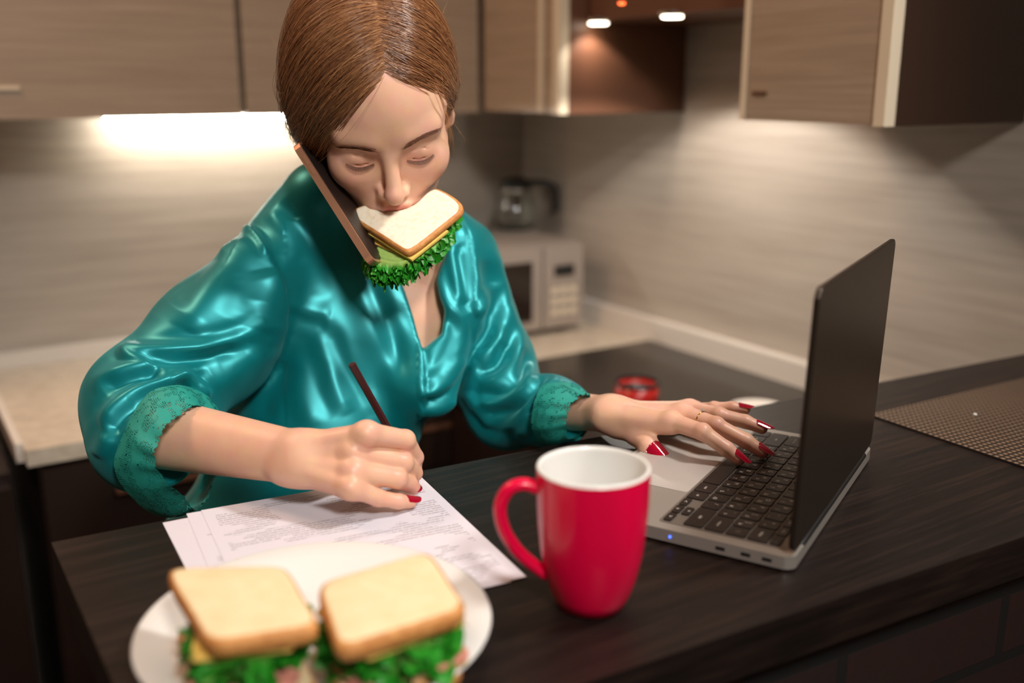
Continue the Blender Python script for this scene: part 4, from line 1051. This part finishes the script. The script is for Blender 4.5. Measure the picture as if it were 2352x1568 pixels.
def leaf(name,root,edge,nrm,parent,seed,amp=.008,nu=150,nv=26,world=True,drop=.0,freq=1.):
    """frilly leaf: surface between root curve and edge curve; ruffles grow towards the edge along nrm and in-plane"""
    r_=np.random.default_rng(seed); A=spline(np.array(root),nu+1); B=spline(np.array(edge),nu+1); u=np.linspace(0,1,nu+1)
    ph=r_.random(8)*6.28; V=[];nrm=np.asarray(nrm,float)/np.linalg.norm(nrm)
    L_=np.linalg.norm(np.diff(B,axis=0),axis=1).sum(); f0=L_/.016*freq
    out=(B-A); 
    for j in range(nv+1):
        v=j/nv; P=A*(1-v)+B*v
        w1=amp*v**1.6*np.sin(u*2*PI*f0*.5+ph[0]+1.5*np.sin(u*9+ph[1])+v*1.2)
        w2=amp*.55*max(0,v-.35)/.65*np.sin(u*2*PI*f0*1.35+ph[2]+2*np.sin(u*17+ph[3])+v*3)
        w3=amp*.22*max(0,v-.6)/.4*np.sin(u*2*PI*f0*2.6+ph[4]+2.5*np.sin(u*23+ph[5])+v*6)
        t=amp*.55*v**2*np.cos(u*2*PI*f0*1.0+ph[0]+1.5*np.sin(u*9+ph[1])+v*1.2); tt=amp*1.1*max(0,v-.5)*np.cos(u*2*PI*f0*1.35+ph[2]+2*np.sin(u*17+ph[3])+v*3)
        jag=(.05*np.sin(u*2*PI*f0*1.9+ph[1])+.03*np.sin(u*2*PI*f0*4.3+ph[2]))*max(0,v-.6)*2
        tang=np.gradient(B,axis=0); tang/=np.linalg.norm(tang,axis=1)[:,None]
        P=P+nrm*(w1+w2+w3)[:,None]+tang*t[:,None]+out/np.linalg.norm(out,axis=1)[:,None]*(tt[:,None])+out*jag[:,None]*.5-np.array([0,0,drop*v*v])
        V.append(P)
    V=np.array(V).reshape(-1,3); W=nu+1
    i,j=np.meshgrid(np.arange(nu),np.arange(nv)); k=(j*W+i).ravel(); Q=np.stack([k,k+1,k+W+1,k+W],1)
    # give it thickness
    n_=vnormals(V,Q); V2=V-n_*.0004; Q2=Q[:,::-1]+len(V); VV_=np.vstack([V,V2]); QQ_=np.vstack([Q,Q2])
    o=fastmesh(name,VV_,QQ_,M['lett'],parent); ul=o.data.uv_layers.new(name='UVMap'); vi=np.zeros(len(o.data.loops),np.int32); o.data.loops.foreach_get('vertex_index',vi)
    vi=vi%len(V); ul.data.foreach_set('uv',np.stack([(vi%W)/nu,(vi//W)/nv],1).ravel().astype(np.float32)); return o
# bitten sandwich in the mouth: plane of the top slice
bd=MOUTH-CP; md_=float((MOUTH-CP)@FW)
a_=RT*-.054+UP*.038+FW*.040; b_=RT*.054+UP*.0445+FW*.026; nn=np.cross(b_,a_); nn/=np.linalg.norm(nn)
if nn@UP<0: nn=-nn
# top face passes through the mouth slit
TP=H2W((0,.086,-.0665)); print('slice normal',nn@RT,nn@UP,nn@FW,'plane B depth',)
def onpl(x,y,off=0.):
    r_=ray(x,y); return CP+r_*(((TP+nn*off-CP)@nn)/(r_@nn))
ex=a_/np.linalg.norm(a_); ey=np.cross(nn,ex); O=onpl(935,505)
print('B depth',proj(onpl(935,575))[2],'side',np.linalg.norm(onpl(935,575)-onpl(808,485)),np.linalg.norm(onpl(935,575)-onpl(1062,470)))
sw=bpy.data.objects.new('bitten_sandwich',None); C.objects.link(sw); tag(sw,'sandwich with cheese and frilly lettuce held in the woman\'s mouth','sandwich')
sw.matrix_world=Matrix(((ex[0],ey[0],nn[0],O[0]),(ex[1],ey[1],nn[1],O[1]),(ex[2],ey[2],nn[2],O[2]),(0,0,0,1)))
def loc2(x,y,off=0.): v=onpl(x,y,off)-O; return (float(v@ex),float(v@ey))
bread=[(812,478),(809,492),(822,508),(850,526),(885,548),(912,566),(932,577),(948,573),(975,554),(1010,526),(1045,498),(1060,484),(1061,468),(1045,452),(1022,438),(1003,431),(985,440),(970,455),(950,470),(925,480),(900,484),(875,482),(852,473),(830,471)]
def closed(P,n=96): P=np.array([loc2(*q) for q in P]); P=np.vstack([P,P[:1]]); return spline(P,n+1)[:-1]
slice_mesh('bread_slice',closed(bread),.0090,sw)
def flat(name,P,z0_,z1_,m):
    bm=bmesh.new(); prism(bm,P,z0_,z1_); return bmobj(name,bm,m,sw,bevel=.0005)
def sq(c,ang,w,h): return [(c[0]+math.cos(ang)*x-math.sin(ang)*y,c[1]+math.sin(ang)*x+math.cos(ang)*y) for x,y in rrect(-w/2,-h/2,w/2,h/2,.002,3)]
P=[loc2(x,y,-.0095) for x,y in [(805,513),(946,597),(1030,530),(950,500),(860,488)]]; flat('cheese_slice',P,-.0118,-.0092,M['cheese'])
P=[loc2(x,y,-.018) for x,y in [(812,538),(930,592),(1020,540),(950,510),(830,512)]]; flat('cheese_slice',P,-.0195,-.0172,M['cheese'])
P=[loc2(x,y,-.0155) for x,y in [(818,527),(935,585),(1010,530),(940,505),(850,500)]]; flat('ham_slice',P,-.0170,-.0150,M['ham'])
bb=np.array(closed(bread)); bb=bb*.66+np.array(loc2(960,520))*.34; slice_mesh('bread_slice',bb,.011,sw,Matrix.Translation((0,0,-.030)))
def L3(x,y,off): v=onpl(x,y,off)-O; return np.array([v@ex,v@ey,off])
_in=np.array([(858,545),(885,556),(915,566),(945,562),(985,542),(1030,505)],float); _out=np.array([(832,622),(868,654),(925,652),(985,616),(1036,560),(1060,494)],float)
for k,(fi,fo,o0,o1) in enumerate([(0,1.0,-.022,-.036),(.1,.97,-.020,-.030),(.2,.86,-.018,-.026),(.15,.93,-.026,-.040),(.3,.76,-.017,-.022),(.25,.88,-.024,-.034),(.4,.66,-.016,-.019)]):
    A=[L3(*(p*(1-fi)+q*fi),o0) for p,q in zip(_in,_out)]; B=[L3(*(p*(1-fo)+q*fo+np.array([2*math.sin(k*3+i_),2*math.cos(k*2+i_)])),o1) for i_,(p,q) in enumerate(zip(_in,_out))]
    leaf('lettuce_leaf',A,B,(0,0,1),sw,30+k,.0042,420,28,freq=1.9)
# plate
pc=np.array([onz(312,1480,TZ+.02),onz(1140,1400,TZ+.02)]); c_=onz(728,1425,TZ+.02); wpl=np.linalg.norm(pc[1]-pc[0]); print('plate',c_,wpl)
plate=thing('plate','round white plate at the front of the bar holding two sandwiches','plate',(float(c_[0]),float(c_[1]),TZ+.0006))
V,Fc=lathe([(0,0),(.070,0),(.078,.003),(.105,.013),(.1220,.0195),(.1235,.0210),(.1215,.0218),(.104,.0160),(.077,.0062),(.069,.0038),(0,.0036)],96); mesh('dish',V,Fc,M['white'],plate,True)
V,Fc=lathe([(.060,0.0),(.064,-.0005),(.068,.0)],64); mesh('foot_rim',V,Fc,M['white'],plate,True)
def sandwich(px,zt,label,seed):
    """px: 4 corners of the top slice in the photo (left-far, right-far, right-near, left-near)"""
    Pw=[onz(x,y,zt) for x,y in px]; cen=sum(Pw)/4; e1=(Pw[1]-Pw[0]+Pw[2]-Pw[3]); an=math.atan2(e1[1],e1[0]); ca,sa=math.cos(an),math.sin(an)
    w=np.mean([np.linalg.norm(Pw[1]-Pw[0]),np.linalg.norm(Pw[2]-Pw[3])]); h=np.mean([np.linalg.norm(Pw[3]-Pw[0]),np.linalg.norm(Pw[2]-Pw[1])]); print('sandwich',w,h,cen)
    base=plate.location.z+.0100; t=thing('sandwich',label,'sandwich',(float(cen[0]),float(cen[1]),base),rz=an,group='sandwiches on the plate'); Ht=zt-base
    toast=[M['toast'],M['crust']]
    def quad(s):
        R2=np.array([[ca,sa],[-sa,ca]]); C4=[R2@((p_-cen)[:2]) for p_ in Pw]; o_=[]
        for x,y in breadoutline(2*s,2*s):
            a_=(x+1)/2; b_=(1-y)/2; q_=(C4[0]*(1-a_)+C4[1]*a_)*(1-b_)+(C4[3]*(1-a_)+C4[2]*a_)*b_; o_.append((float(q_[0]),float(q_[1])))
        return o_
    slice_mesh('bread_slice',quad(1.05),.0125,t,Matrix.Translation((0,0,Ht)),mats=toast)
    slice_mesh('bread_slice',quad(1.0),.012,t,Matrix.Translation((0,0,.0122)),mats=toast)
    for z,rot,s in ((Ht-.0165,.03,.86),(.0150,-.03,.90)):
        bm=bmesh.new(); prism(bm,rrect(-w/2*s,-h/2*s,w/2*s,h/2*s,.004),z-.0012,z+.0012,Matrix.Rotation(rot,4,'Z')); bmobj('cheese_slice',bm,M['cheese'],t,bevel=.0005)
    bm=bmesh.new(); prism(bm,breadoutline(w*.97,h*.95),.0165,.0190); bmobj('ham_slice',bm,M['ham'],t)
    zl=(Ht-.018+.019)/2
    for k in range(3):
        z=.021+(Ht-.04-.0)*k/2.2; s0=.30; q=lambda a,rr_: np.array([math.cos(a)*rr_*w,math.sin(a)*rr_*h,z])
        A=[q(a,.25) for a in np.linspace(0,2*PI*.98,14)]; Bm=[q(a,.56+.035*math.sin(3*a+k))*(1+.0) for a in np.linspace(0,2*PI*.98,14)]
        leaf('lettuce_leaf',A,Bm,(0,0,1),t,seed+k,.0060,260,16,freq=.8,drop=.002)
    return t
sandwich([(385,1305),(648,1297),(735,1432),(478,1475)],TZ+.0006+.0066+.060,'sandwich on the plate, the left one of the two',20)
sandwich([(735,1338),(978,1264),(1072,1392),(778,1488)],TZ+.0006+.0066+.060,'sandwich on the plate, the right one of the two, turned slightly',40)
# papers
sheet((275,1225),(880,1100),TZ+.0004,'white paper sheet lying lowest, its corner sticking out furthest left',3.3,.42,rot=-.02)
sheet((365,1188),(930,1092),TZ+.0007,'white paper sheet in the middle of the small pile',5.1,.42,rot=.01)
sheet((458,1162),(957,1085),TZ+.0010,'printed white sheet on top of the pile, under the writing hand',1.3,.50,rot=.05)
# ================================================================== LIGHTS AND CAMERA
def light(name,ty,loc,energy,col,size=.1,target=None,**k):
    l=bpy.data.lights.new(name,ty); l.energy=energy; l.color=col
    if ty=='AREA': l.size=size
    elif ty in('SPOT','POINT'): l.shadow_soft_size=size
    for a,b in k.items(): setattr(l,a,b)
    o=bpy.data.objects.new(name,l); C.objects.link(o); o.location=tuple(map(float,loc))
    if target is not None: o.rotation_euler=(Vector(target)-Vector(loc)).to_track_quat('-Z','Y').to_euler()
    return o
for s,e_ in zip(SP,(1.6,16.)):
    light('hood_spot','SPOT',(s[0],s[1],1.565),e_,(1,.92,.83),.016,(s[0]+.0,s[1],0),spot_size=math.radians(128),spot_blend=.25)
FACE=at(900,420,1.05)
K=CP+RT*.88+UP*1.22+FW*.48
light('ceiling_spot','SPOT',K,84,(1,.93,.87),.11,at(1230,800,1.05),spot_size=math.radians(64),spot_blend=.7)
light('front_lamp','AREA',CP+RT*.50+UP*.80-FW*.95,7.0,(1,.94,.88),.30,at(950,560,1.05),spread=math.radians(80))
light('ceiling_lamp','AREA',(-.3,1.6,2.4),12,(1,.62,.40),.5,(.3,1.6,0))
light('ceiling_lamp','AREA',(.9,1.2,2.4),2.2,(1,.64,.42),.5,(.9,1.2,0))
w=bpy.data.worlds.new('World'); bpy.context.scene.world=w; w.use_nodes=True
w.node_tree.nodes['Background'].inputs[0].default_value=(1,.74,.58,1); w.node_tree.nodes['Background'].inputs[1].default_value=.07
cam=bpy.data.cameras.new('Camera'); co=bpy.data.objects.new('Camera',cam); C.objects.link(co)
cam.sensor_width=36; cam.lens=F/2352*36; co.location=(0,0,CZ)
co.matrix_world=Matrix(((RT[0],UP[0],-FW[0],0),(RT[1],UP[1],-FW[1],0),(RT[2],UP[2],-FW[2],CZ),(0,0,0,1)))
cam.dof.use_dof=True; cam.dof.focus_distance=1.0; cam.dof.aperture_fstop=2.1; cam.clip_start=.01
sc=bpy.context.scene; sc.camera=co
sc.view_settings.view_transform='Standard'; sc.view_settings.look='None'; sc.view_settings.gamma=1; sc.view_settings.exposure=0
sc.view_settings.use_curve_mapping=False
